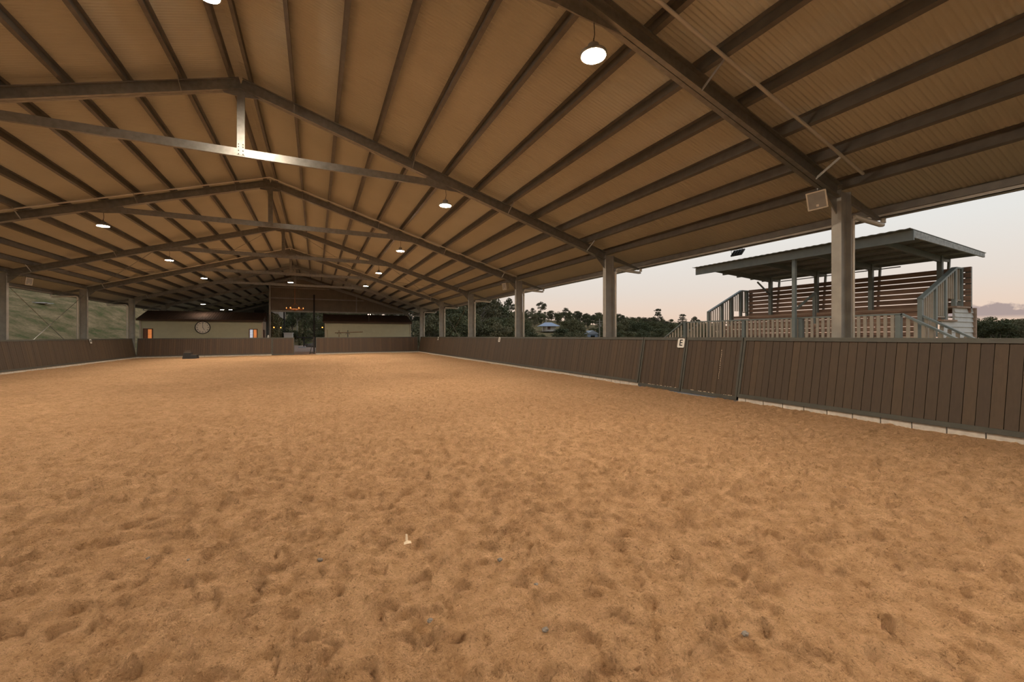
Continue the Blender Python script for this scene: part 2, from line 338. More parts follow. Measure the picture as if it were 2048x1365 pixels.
dm.f += [(0, 2, 3, 1), (len(dy)*4-4, len(dy)*4-3, len(dy)*4-1, len(dy)*4-2)]
tag(dm.build('driveway', gravel), 'pinkish gravel drive beyond the arena gate', kind='structure')
tag(MB().box(-13.9, 10.6, 38.6, 56, -.33, -.22).build('apron_slab', concm), 'concrete apron under the sheds behind the arena', kind='structure')

# ---------------------------------------------------------------- roof (corrugated) and gables
def build_roof():
    P = .0762; n = 6
    me_v = []; me_f = []
    for side, x1, y1 in ((1, 10.72, Y1R+.3), (-1, -13.98, Y1L)):
        ys = np.arange(Y0, y1, P/n); z = .0105*np.sin(2*math.pi*ys/P)
        k = len(me_v); off = RD+PD+.014
        for y, dz in zip(ys, z):
            me_v += [(XR, y, zb(XR)+off+dz), (x1, y, zb(x1)+off+dz)]
        me_f += [(k+2*i, k+2*i+2, k+2*i+3, k+2*i+1) for i in range(len(ys)-1)]
    mb = MB(); mb.v = me_v; mb.f = me_f
    o = mb.build('ceiling', sheet, smooth=True, fix=False); tag(o, 'cream corrugated steel roof underside', kind='structure')
build_roof()
I = lambda b, h, tf=.014, tw=.01: [(-b/2,-h/2),(b/2,-h/2),(b/2,-h/2+tf),(tw/2,-h/2+tf),(tw/2,h/2-tf),(b/2,h/2-tf),(b/2,h/2),(-b/2,h/2),(-b/2,h/2-tf),(-tw/2,h/2-tf),(-tw/2,-h/2+tf),(-b/2,-h/2+tf)]
def Cs(h, b, t=.01): return [(0,-h/2),(b,-h/2),(b,-h/2+t),(t,-h/2+t),(t,h/2-t),(b,h/2-t),(b,h/2),(0,h/2)]   # channel open to +side
PX = [.2]+[1.14+.978*k for k in range(11)]
for side, nm in ((1, 'right'), (-1, 'left')):
    for k, d in enumerate(PX):
        x = XR+side*d; up = Vector((side*SL, 0, 1)).normalized(); zc = zb(x)+RD+PD/2
        t = .006; Z = [(-t,-PD/2),(.07,-PD/2),(.07,-PD/2+t),(0,-PD/2+t),(0,PD/2),(-.07,PD/2),(-.07,PD/2-t),(-t,PD/2-t)]
        if side < 0: Z = [(-a, b) for a, b in Z][::-1]
        o = MB().sweep(Z, (x, Y0, zc), (x, Y1R if side > 0 else Y1L, zc), up).build('roof_purlin', purl)
        tag(o, f'long galvanised roof purlin, {["first"]+ORD[1:] and (["first"]+ORD[1:])[k]} from the ridge on the {nm} slope', 'purlin', f'roof purlins on the {nm} slope')

# ---------------------------------------------------------------- portal frames
FL = {0: 'nearest portal frame, its pillar standing beside the square speaker and grandstand', 1: 'second portal frame, its tie beam shining brightly at the middle post',
      2: 'third portal frame from the camera, with pale conduit running just before it', 3: 'fourth portal frame from the camera, at the near end of the rod-braced bay',
      4: 'fifth portal frame from the camera, carrying the middle lamp', 5: 'sixth portal frame, just past the far kickboards', 6: 'gable portal frame over the pale sheds at the end of the arena'}
def portal(i, y, label):
    t = thing('portal_frame', label, 'steel frame', (XR, y, 0), 'portal frames of the arena roof')
    br = (0, 3, 6, 9)
    for s, xin in ((1, XC), (-1, XL)):
        xo = xin+s*CD; xm = (xin+xo)/2; g = -.30
        part(MB().sweep(I(.17, CD, .014, .012), (xm, y, g), (xm, y, zb(xo)+RD-.01), (1,0,0)), 'column', colsteel, t)
        hh = RD*.965
        for q in (-1, 1):
            pr_ = [(q*a, b) for a, b in ((.006,-hh/2),(.088,-hh/2),(.088,-hh/2+.022),(.083,-hh/2+.022),(.083,-hh/2+.006),(.012,-hh/2+.006),(.012,hh/2-.006),(.083,hh/2-.006),(.083,hh/2-.022),(.088,hh/2-.022),(.088,hh/2),(.006,hh/2))]
            part(MB().sweep(pr_, (xin, y, zb(xin)+RD/2), (XR, y, zb(XR)+RD/2)), 'rafter_channel', galv, t)
        part(MB().prism([(xin, zb(xin)+.02), (xin, zb(xin)-.30), (xin-s*.46, zb(xin-s*.46)+.02)], y-.01, y+.01), 'haunch_plate', galv, t)
        xe = xin+s*1.52
        part(MB().hexa([(xo,y-.03,zb(xo)+.10),(xe,y-.03,zb(xe)+.21),(xe,y+.03,zb(xe)+.21),(xo,y+.03,zb(xo)+.10),
                        (xo,y-.03,zb(xo)+RD),(xe,y-.03,zb(xe)+RD),(xe,y+.03,zb(xe)+RD),(xo,y+.03,zb(xo)+RD)]), 'eave_bracket', galv, t)
        for k in br:
            x = XR+s*PX[k+1]
            if i == 6 and s > 0: continue
            part(MB().bar((x, y-.07, zb(x)-.004), (x, y-.52, zb(x)+RD-.005), .045, .005, (1,0,0)), 'fly_brace', colsteel, t)
        if i < 6:
            xa, xb = XR+s*4.47, XR+s*5.35
            part(MB().prism([(xa-s*.02, 5.93), (xa-s*.02, 5.75), (xa+s*.45, 5.70), (xb+s*.25, zb(xb+s*.25)+.02), (xa+s*.05, zb(xa)+.02)], y-.012, y+.012), 'gusset_plate', galv, t)
    part(MB().prism([(XR-.38, zb(XR-.38)+.01), (XR-.34, zb(XR-.38)-.03), (XR, ZR-.17), (XR+.34, zb(XR-.38)-.03), (XR+.38, zb(XR-.38)+.01), (XR, ZR+.02)], y-.012, y+.012), 'apex_plate', galv, t)
    if i < 6:
        part(MB().sweep(Cs(.19, .08), (XR+4.5, y-.020, 5.845), (XR-4.5, y-.020, 5.845)), 'tie_beam', galv, t)
        part(MB().sweep(Cs(.16, .07), (XR, y-.034, 5.78), (XR, y-.034, ZR-.02), (1,0,0)), 'king_post', galv, t)
    if i == 1:
        for bx in (-.045, .045):
            for bz in (5.80, 5.88, 5.97, 6.03):
                part(MB().tube([(XR+bx, y-.033, bz), (XR+bx, y-.046, bz)], .013, 8), 'bolt', blackst, t)
    return t
portal(-1, FM, 'portal frame behind the camera position')
for i in range(7): portal(i, F[i], FL[i])
for n_, i in enumerate((7, 8, 9)):     # bays of the left aisle beyond the gable
    t = thing('aisle_frame', f'{["first", "second", "last"][n_]} half frame of the dark left aisle beyond the gable', 'steel frame', (XL, F[i], 0), 'half frames of the left aisle')
    xm = XL-CD/2
    part(MB().sweep(I(.17, CD), (xm, F[i], -.3), (xm, F[i], zb(xm-CD/2)+RD-.01), (1,0,0)), 'column', colsteel, t)
    part(MB().sweep(I(.17, RD*.965), (XL, F[i], zb(XL)+RD/2), (-4.25, F[i], zb(-4.25)+RD/2)), 'rafter', galv, t)
    for k in (3, 6, 9):
        x = XR-PX[k+1]
        if x < -4.3: part(MB().bar((x, F[i]-.07, zb(x)-.004), (x, F[i]-.52, zb(x)+RD-.005), .045, .005, (1,0,0)), 'fly_brace', colsteel, t)
# gutters, downpipes
for s, nm, xg, y1 in ((1, 'right', 10.60, Y1R), (-1, 'left', -13.86, Y1L)):
    xo = xg+s*.16; zt = zb(xg)+RD+PD-.01
    a, b = sorted((xg, xo)); g = thing('eave_gutter', f'long steel eave gutter along the {nm} edge of the roof', 'gutter', (xg, 0, zt), 'eave gutters')
    part(MB().box(a, b, Y0, y1, zt-.21, zt-.195).box(a, a+.006, Y0, y1, zt-.21, zt-.01).box(b-.006, b, Y0, y1, zt-.21, zt-.03), 'trough', gutm, g)
    part(MB().sweep([(0,-.08),(.05,-.08),(.05,-.074),(.006,-.074),(.006,.07),(0,.07)], (xg-s*.03, Y0, zt-.06), (xg-s*.03, y1, zt-.06)), 'eave_purlin', purl, g)
    for i in range(0, 7 if s > 0 else 8):
        xc = (XC if s > 0 else XL)+s*(CD+.085); py_ = F[i]-.05
        o = MB().tube([(xc, py_, -.28), (xc, py_, 3.70), (xc+s*.03, py_, 3.76), (xc+s*.08, py_, 3.79), (xg-s*.02, py_, 3.745), (xg+s*.05, py_, 3.755), (xg+s*.085, py_, 3.80), (xg+s*.085, py_, zt-.20)], .048, 12).build('downpipe', pipem, smooth=True)
        tag(o, f'pale round downpipe behind the {ORD[i]} pillar on the {nm} side', 'downpipe', 'downpipes from the eave gutters')
# conduits hung under the purlins beside frames 0, 2 and 4
for i, lb in ((0, 'pale metal conduit running down the roof beside the nearest frame'), (2, 'pale metal conduit in front of the third frame from the camera'), (4, 'pale metal conduit in front of the fifth frame from the camera')):
    y = F[i]-(.5 if i == 0 else .42); zz = lambda x: zb(x)+RD-.03
    o = MB().tube([(XR-10.6, y, zz(XR-10.6)), (XR, y, zz(XR)), (XR+10.6, y, zz(XR+10.6))], .027, 8).build('conduit', pipem, smooth=True)
    tag(o, lb, 'conduit', 'conduits under the purlins')
# bracing rods, bay 3-4
for s, nm in ((1, 'right'), (-1, 'left')):
    xw = XC+s*.16 if s > 0 else XL-.16
    for (ya, za), (yb, z_b), lb in (((F[3], 3.9), (F[4], .1), 'falling away from the camera'), ((F[3], .1), (F[4], 3.9), 'rising away from the camera')):
        o = MB().tube([(xw, ya, za), (xw, yb, z_b)], .013, 6).build('bracing_rod', galv); tag(o, f'thin wall bracing rod {lb} between {nm} pillars', 'bracing rod', 'wall bracing rods')
    for n_, (da, db) in enumerate(((.4, 5.2), (5.2, .4), (5.4, 10.4), (10.4, 5.4))):
        xa, xb = XR+s*da, XR+s*db
        o = MB().tube([(xa, F[3], zb(xa)+.14), (xb, F[4], zb(xb)+.14)], .012, 6).build('bracing_rod', galv)
        tag(o, f'thin roof bracing rod on the {nm} slope, {["upper panel going outward", "upper panel going inward", "lower panel going outward", "lower panel going inward"][n_]}', 'bracing rod', 'roof bracing rods')

# gable sheeting beyond the arena, right of the drive
G = F[6]+.12; XG = -4.05
mb = MB(); P = .19
xs = np.arange(XG, 9.4, P/2)
for a, b, q in zip(xs[:-1], xs[1:], range(len(xs))):
    d0, d1 = ((0, .012) if q % 2 else (.012, 0))
    mb.hexa([(a,G+d0,3.93),(b,G+d1,3.93),(b,G+.03,3.93),(a,G+.03,3.93),(a,G+d0,zb(a)+RD+PD),(b,G+d1,zb(b)+RD+PD),(b,G+.03,zb(b)+RD+PD),(a,G+.03,zb(a)+RD+PD)])
tag(mb.build('wall_gable', darksheet), 'dark sheeted gable wall above the drive', kind='structure')
g = thing('gable_framing', 'steel girts and posts on the dark gable sheet', 'steel framing', (XG, F[6], 0))
part(MB().bar((XG-.1, G-.09, -.2), (XG-.1, G-.09, zb(XG)), .16, .16, (1,0,0)), 'post', colsteel, g)
part(MB().bar((3.93, G-.06, 3.95), (3.93, G-.06, zb(3.93)), .10, .10, (1,0,0)), 'post', colsteel, g)
part(MB().bar((XG, G-.05, 3.97), (9.1, G-.05, 3.97), .09, .16), 'girt', colsteel, g)
part(MB().bar((XG, G-.05, 5.28), (XR+6.3, G-.05, 5.28), .09, .12), 'girt', colsteel, g)
part(MB().bar((XG, G-.05, 6.35), (XR+2.9, G-.05, 6.35), .09, .10), 'girt', colsteel, g)
mb = MB()
for j, y in enumerate(np.arange(G+.05, Y1L, .5)): mb.box(XG-.03+(j % 2)*.01, XG+.03, y, y+.5, 3.9, zb(XG)+RD+PD)
tag(mb.build('wall_aisle', darksheet), 'dark sheeted side wall of the left aisle', kind='structure')
mb = MB()
for j, x in enumerate(np.arange(-12.9, XG-.1, .4)): a_, b_, c_ = x, x+.4, Y1L-.06+(j % 2)*.012; q_ = RD+PD+.004; mb.hexa([(a_,c_,-.3),(b_,c_,-.3),(b_,Y1L-.01,-.3),(a_,Y1L-.01,-.3),(a_,c_,zb(a_)+q_),(b_,c_,zb(b_)+q_),(b_,Y1L-.01,zb(b_)+q_),(a_,Y1L-.01,zb(a_)+q_)])
tag(mb.build('wall_end', mat('grey_end_sheet', (.16, .16, .15), var=.08)), 'grey end wall at the far end of the left aisle', kind='structure')
u = thing('box_unit', 'small black box unit fixed high on the far grey wall', 'wall unit', (-7.3, Y1L-.3, 4.85)); part(MB().box(-7.9, -6.7, Y1L-.45, Y1L-.07, 4.6, 5.15), 'casing', blackst, u); part(MB().box(-7.8, -6.8, Y1L-.47, Y1L-.45, 4.65, 4.8), 'vent', railm, u)

# ---------------------------------------------------------------- high-bay lamps
def high_bay(x, y, z, ztop, label, led=None):
    t = thing('high_bay_lamp', label, 'lamp', (x, y, z), 'round high bay lamps under the roof')
    hs = part(MB().lathe([(.172, .0), (.18, .01), (.18, .035), (.165, .045), (.09, .06), (.075, .07), (.075, .15), (.05, .16)], (x, y, z), 24), 'housing', colsteel, t, True)
    part(MB().lathe([(.162, -.004), (.162, .004)], (x, y, z-.002), 24), 'diffuser', led or ledm, hs)
    part(MB().tube([(x, y, z+.16), (x, y, z+.20), (x+.02, y, z+.3), (x, y, ztop)], .006, 6), 'cable', blackst, t)
    part(MB().tube([(x-.03, y, z+.16), (x, y, z+.24), (x+.03, y, z+.16)], .005, 6), 'hook', blackst, t)
RL = {-1: 'round high bay lamp behind the camera on the right', 0: 'big glaring round lamp, nearest of the right row, below the near frame', 1: 'second round lamp of the right row, under the tie beam end',
      2: 'third round lamp of the right row', 3: 'fourth round lamp of the right row', 4: 'farthest round lamp of the right row'}
LLb = {-1: 'round high bay lamp behind the camera on the left', 0: 'left row lamp beside the camera, out of view', 1: 'left row lamp just outside the left edge', 2: 'nearest lamp in view of the left row, large and glaring',
       3: 'second lamp in view of the left row', 4: 'third lamp in view of the left row, low over the pale shed'}
for i in range(-1, 5):
    y = FM if i < 0 else F[i]
    high_bay(3.41, y, 5.24, zb(3.41), RL[i], ledb if i < 0 else None); high_bay(-6.65, y, 5.24, zb(-6.65), LLb[i], ledb if i < 0 else None)
high_bay(XR, F[4]-.02, 5.24, 5.76, 'lamp hanging at the centre under the king post')
high_bay(-1.63, 8.5, 7.13, ZR+RD, 'lamp high at the ridge, cut off by the top edge of the photo')
for (u_, v_, x_), lb in zip(((406, 609, -9.1), (444, 620, -9.1), (461, 620, -9.1)), ('left one of the three small lamps above the shed roof', 'middle one of the three small lamps above the shed roof', 'right one of the three small lamps above the shed roof')):
    t_ = (u_-1024)/FPX; s, c = math.sin(PSI), math.cos(PSI); y = x_*(c-t_*s)/(s+t_*c); d = x_*s+y*c
    high_bay(x_, y, H+(V0-v_)*d/FPX, zb(x_)+.3, lb, ledd)

# ---------------------------------------------------------------- kickboard walls
LEAN = .24; KT = .045
def kick(name, label, p0, p1, out, m, axis, kerb=True, zt=(1.41, 1.41), zbm=(.10, .10), grp='sloping timber kickboard walls', edge=True):
    """p0,p1: base line points (x, y) at sand level; out: unit vector pointing away from the arena"""
    p0 = Vector((*p0, 0)); p1 = Vector((*p1, 0)); L_ = (p1-p0).length; d = (p1-p0)/L_; o = Vector((*out, 0))
    t = thing(name, label, 'gate' if 'gate' in name else 'kickboard wall', (p0.x, p0.y, 0), grp)
    def P(a, h, dep=0):    # a along, h 0..1 up the slope, dep behind the face
        z0 = zbm[0]+(zbm[1]-zbm[0])*a/L_; z1 = zt[0]+(zt[1]-zt[0])*a/L_
        q = p0+d*a+o*(LEAN*h*1.0+dep); q.z = z0+(z1-z0)*h; return q
    mb = MB(); k0 = .05 if edge else 0
    # boards follow the global pitch grid so that each keeps one tone
    ax = {'Y': 1, 'X': 0}[axis]; g0 = p0[ax]; sgn = 1 if d[ax] > 0 else -1
    lo, hi = sorted((p0[ax], p1[ax])); g = math.floor(lo/BP)*BP
    while g < hi:
        a0 = max(g+.0035, lo+k0); a1 = min(g+BP-.0035, hi-k0); g += BP
        if a1-a0 < .01: continue
        A, B = (a0-g0)*sgn, (a1-g0)*sgn
        if A > B: A, B = B, A
        jit = .0015*((round(g/BP)*7) % 3)
        mb.hexa([P(A,.02,jit), P(B,.02,jit), P(B,.02,.03), P(A,.02,.03), P(A,.975,jit), P(B,.975,jit), P(B,.975,.03), P(A,.975,.03)])
    b = mb.build('boards', m, t); b.location = (-t.location.x, -t.location.y, 0)
    part(MB().hexa([P(0,.945,-.02), P(L_,.945,-.02), P(L_,.945,KT), P(0,.945,KT), P(0,1.0,-.02), P(L_,1.0,-.02), P(L_,1.0,.09), P(0,1.0,.09)]), 'top_rail', railm, t)
    part(MB().hexa([P(0,0,-.018), P(L_,0,-.018), P(L_,0,KT), P(0,0,KT), P(0,.055,-.018), P(L_,.055,-.018), P(L_,.055,KT), P(0,.055,KT)]), 'bottom_rail', railm, t)
    if edge:
        for a, b_ in ((0, .05), (L_-.05, L_)):
            part(MB().hexa([P(a,.0,-.016), P(b_,.0,-.016), P(b_,.0,KT), P(a,.0,KT), P(a,1,-.016), P(b_,1,-.016), P(b_,1,KT), P(a,1,KT)]), 'end_stile', railm, t)
    part(MB().hexa([P(0,.02,.031), P(L_,.02,.031), P(L_,.02,.036), P(0,.02,.036), P(0,.97,.031), P(L_,.97,.031), P(L_,.97,.036), P(0,.97,.036)]), 'backing', blackst, t)
    mb = MB(); a = .4
    while a < L_:
        for dd in (0,): mb.hexa([P(a,0,.04), P(a+.05,0,.04), P(a+.05,0,.38), P(a,0,.38), P(a,.97,.04), P(a+.05,.97,.04), P(a+.05,.97,.09), P(a,.97,.09)])
        a += 1.8
    part(mb, 'back_struts', railm, t)
    if kerb:
        kb = MB(); a = 0
        while a < L_-.02:
            e = min(a+.392, L_); g_ = p0+d*a
            q = lambda aa, z, dep: (p0+d*aa+o*dep)+Vector((0, 0, z))
            z0 = zbm[0]+(zbm[1]-zbm[0])*a/L_-.003
            kb.hexa([q(a,z0-.32,.012), q(e-.008,z0-.32,.012), q(e-.008,z0-.32,.20), q(a,z0-.32,.20), q(a,z0,.012), q(e-.008,z0,.012), q(e-.008,z0,.20), q(a,z0,.20)]); a += .4
        part(kb, 'kerb_blocks', blockm, t)
    return t, P
XB = 8.41; XLB = -11.53; YF = 38.15; gl = ground_z(XLB)
kick('kickboard_wall', 'brown kickboard wall on the right, running from past the gates out of the frame', (XB, Y0+.5), (XB, 6.27), (1, 0), kbY, 'Y')
kick('kickboard_wall', 'long brown kickboard wall on the right, from the gates to the far corner', (XB, 9.43), (XB, YF), (1, 0), kbY, 'Y')
kick('kickboard_wall', 'brown kickboard wall on the left side below the grass bank', (XLB, Y0+.5), (XLB, YF), (-1, 0), kbY, 'Y', zt=(1.41+gl, 1.41+gl), zbm=(.10+gl, .10+gl))
fz = lambda x: ground_z(x)
kick('kickboard_wall', 'far kickboard wall behind the mounting block, below the clock', (XLB, YF), (-3.17, YF), (0, 1), kbX, 'X', zt=(1.41+fz(XLB), 1.41+fz(-3.17)), zbm=(.10+fz(XLB), .10+fz(-3.17)))
kick('kickboard_wall', 'far kickboard wall right of the open gateway', (-.02, YF), (XB, YF), (0, 1), kbX, 'X', zt=(1.41+fz(0), 1.41), zbm=(.10+fz(0), .10))
gateA, PA = kick('kickboard_gate', 'gate leaf in the right kickboards carrying the E plate at its corner', (XB, 7.875), (XB, 9.41), (1, 0), kbY, 'Y', kerb=False, zbm=(.03, .03), grp='kickboard gate leaves')
gateB, PB = kick('kickboard_gate', 'gate leaf in the right kickboards with a pale vertical scratch', (XB, 6.29), (XB, 7.855), (1, 0), kbY, 'Y', kerb=False, zbm=(.03, .03), grp='kickboard gate leaves')
kick('kickboard_gate', 'closed gate leaf in the far wall, left of the open gateway', (-3.15, YF), (-1.60, YF), (0, 1), kbX, 'X', kerb=False, zt=(1.41+fz(-3), 1.41+fz(-1.6)), zbm=(.03+fz(-3), .03+fz(-1.6)), grp='kickboard gate leaves')
# scratch and chips on gate B
mb = MB()
for k in range(14):
    h0 = .30+k*.036; h1 = h0+.02+.012*random.random(); a = .52+.004*math.sin(k)
    w = .004+.004*random.random()*(k/9)
    mb.hexa([PB(a,h0,-.002), PB(a+w,h0,-.002), PB(a+w,h0,.004), PB(a,h0,.004), PB(a,h1,-.002), PB(a+w,h1,-.002), PB(a+w,h1,.004), PB(a,h1,.004)])
part(mb, 'scratch', huskm, gateB)
for gate_, P_, LL in ((gateA, PA, 1.53), (gateB, PB, 1.56)):
    mb = MB()
    for k in range(16):
        a = .1+random.random()*(LL-.25); w = .01+.03*random.random()
        mb.hexa([P_(a,.056,-.012), P_(a+w,.056,-.012), P_(a+w,.056,0), P_(a,.056,0), P_(a,.062,-.01), P_(a+w,.064,-.01), P_(a+w,.062,0), P_(a,.062,0)])
    part(mb, 'sand_crumbs', huskm, gate_)
# rubber strip/threshold showing under the gates
tag(MB().box(XB-.06, XB+.3, 6.28, 9.42, -.3, .012).build('gate_threshold', mat('blue_grey_concrete', (.25, .25, .27), rough=.8)), 'blue-grey threshold strip under the two side gates', 'threshold')
# open leaf, seen edge-on
t = thing('kickboard_gate', 'open gate leaf standing edge-on at the far gateway', 'gate', (-.10, YF+.15, 0), 'kickboard gate leaves')
x0 = -.13
mb = MB()
for k in range(11): mb.hexa([(x0-.03+.0, YF+.25+k*.14, .02), (x0, YF+.25+k*.14, .02), (x0, YF+.385+k*.14, .02), (x0-.03, YF+.385+k*.14, .02), (x0-.03+.0, YF+.25+k*.14, 1.33), (x0, YF+.25+k*.14, 1.33), (x0, YF+.385+k*.14, 1.33), (x0-.03, YF+.385+k*.14, 1.33)])
part(mb, 'boards', kbY, t)
part(MB().bar((x0-.015, YF+.22, 0), (x0-.015, YF+.22, 1.36), .06, .06, (1,0,0)).bar((x0-.015, YF+.22, 1.36), (x0-.015, YF+1.8, 1.36), .06, .05), 'frame', blackst, t)
part(MB().bar((x0-.34, YF+.20, -.02), (x0-.05, YF+.20, 1.30), .05, .05, (0,1,0)).bar((x0-.33, YF+.20, .08), (x0, YF+.20, .08), .05, .05), 'brace', blackst, t)

# letter plates
def text_mesh(txt, size, ext=.004):
    cu = bpy.data.curves.new('t', 'FONT'); cu.body = txt; cu.size = size; cu.extrude = ext; cu.align_x = 'CENTER'; cu.align_y = 'CENTER'
    cu.offset = size*.018
    o = bpy.data.objects.new('t', cu); COL.objects.link(o); dg = bpy.context.evaluated_depsgraph_get(); dg.update()
    me = bpy.data.meshes.new_from_object(o.evaluated_get(dg)); bpy.data.objects.remove(o); return me
def rounded(w, h, r, n=5):
    pts = []
    for cx, cy, a0 in ((w/2-r, h/2-r, 0), (-w/2+r, h/2-r, 90), (-w/2+r, -h/2+r, 180), (w/2-r, -h/2+r, 270)):
        pts += [(cx+r*math.cos(math.radians(a0+90*i/n)), cy+r*math.sin(math.radians(a0+90*i/n))) for i in range(n+1)]
    return pts
def plate(letter, label, loc, normal, w=.22, h=.24):
    t = thing('letter_plate', label, 'sign', loc, 'arena letter plates')
    nrm = Vector(normal).normalized(); zax = Vector((0,0,1)); xax = zax.cross(nrm).normalized(); yax = nrm.cross(xax)
    M = Matrix((xax, yax, nrm)).transposed().to_4x4()
    p = MB().prism(rounded(w, h, .035), 0, .008, 'XY').build('plate', whitem, t); p.matrix_basis = M
    me = text_mesh(letter, h*.95); me.materials.clear(); me.materials.append(signink); o = bpy.data.objects.new('letter', me); COL.objects.link(o); o.parent = t
    o.matrix_basis = M @ Matrix.Translation((0, 0, .009)) @ Matrix.Diagonal((.95, 1, 1, 1)); return t
sl_n = Vector((-1.31, 0, -LEAN*-1)).normalized()   # face normal of the right wall
nR = Vector((-1.31, 0, .24)).normalized(); nL = Vector((1.31, 0, .24)).normalized()
fxR = lambda z: XB+LEAN*(z-.1)/1.31
plate('E', 'white plate with black letter E on the side gate corner', (fxR(1.26)-.024, 8.02, 1.26), nR)
plate('S', 'white letter plate with S, halfway down the right kickboards', (fxR(1.27)-.024, 19.95, 1.27), nR)
plate('H', 'small white letter plate with H near the far right corner', (fxR(1.27)-.024, 31.98, 1.27), nR)
plate('M', 'white letter plate on the left kickboards near the second pillar in view', (XLB-LEAN*.86+.03, 32.0, 1.27+gl), nL)

# ---------------------------------------------------------------- speakers, flood light
def speaker(loc, normal, label, w=.31, h=.33, bracket=None, roll=0):
    t = thing('loudspeaker', label, 'speaker', loc, 'square loudspeakers under the eaves')
    nrm = Vector(normal).normalized(); xax = Vector((0,0,1)).cross(nrm).normalized(); yax = nrm.cross(xax)
    M = Matrix((xax, yax, nrm)).transposed().to_4x4() @ Matrix.Rotation(roll, 4, 'Z')
    part_ = lambda mb, n, m: setattr(mb.build(n, m, t), 'matrix_basis', M)
    fr = mat('speaker_cream_rim', (.40, .33, .24), rough=.5)
    part_(MB().hexa([(-w/2*.8,-h/2*.8,-.2),(w/2*.8,-h/2*.8,-.2),(w/2*.8,h/2*.8,-.2),(-w/2*.8,h/2*.8,-.2),(-w/2,-h/2,0),(w/2,-h/2,0),(w/2,h/2,0),(-w/2,h/2,0)]), 'cabinet', fr)
    e = .022; part_(MB().box(-w/2,w/2,-h/2,-h/2+e,0,.012).box(-w/2,w/2,h/2-e,h/2,0,.012).box(-w/2,-w/2+e,-h/2+e,h/2-e,0,.012).box(w/2-e,w/2,-h/2+e,h/2-e,0,.012), 'rim', fr)
    part_(MB().box(-w/2+e,w/2-e,-h/2+e,h/2-e,.0,.006), 'grille', mat('speaker_grille', (.17, .145, .115), rough=.7))
    part_(MB().box(-.02,.02,-h/2+.05,-h/2+.09,.006,.009), 'badge', fr)
    if bracket:
        q = Vector(bracket)-Vector(loc); b0 = -nrm*.1+Vector((0, 0, h*.42))
        MB().tube([b0, b0+Vector((0,0,.08)), (b0+q)/2+Vector((0,0,.03)), q], .012, 8).build('bracket', galv, t).location = (0, 0, 0)
speaker((8.42, 4.66, 3.96), (-1, -.45, -.25), 'square cream-rimmed speaker beside the nearest pillar', bracket=(9.08, 4.68, 4.12), roll=.10)
speaker((8.50, 19.10, 3.92), (-1, -.28, -.22), 'square speaker under the eave beside the third pillar', bracket=(9.08, F[2]-.02, 4.12))
speaker((-11.66, 26.2, 3.90), (1, -.35, -.15), 'square speaker hanging inside the leftmost pillar in view', bracket=(-12.3, F[3]-.02, 4.12))
t = thing('flood_light', 'black flood light bracketed under the right eave before the grandstand roof', 'flood light', (10.86, 8.08, 3.80))
n_ = Vector((.75, 0, -.66)); M = Matrix((Vector((0,1,0)), n_.cross(Vector((0,1,0))), n_)).transposed().to_4x4()
for mb, nm_, mm in ((MB().box(-.17,.17,-.11,.11,-.035,.0), 'casing', blackst), (MB().box(-.15,.15,-.09,.09,.0,.006), 'lens', glassd), *[(MB().box(q-.01,q+.01,-.08,.08,-.06,-.035), 'cooling_fin', blackst) for q in (-.13, -.04, .04, .13)]):
    mb.build(nm_, mm, t).matrix_basis = M
MB().tube([(-.03,-.175,.0), (-.06,-.175,.10), (-.06,.175,.10), (-.03,.175,.0)], .008, 6).build('bracket', blackst, t).location = (0, 0, 0)

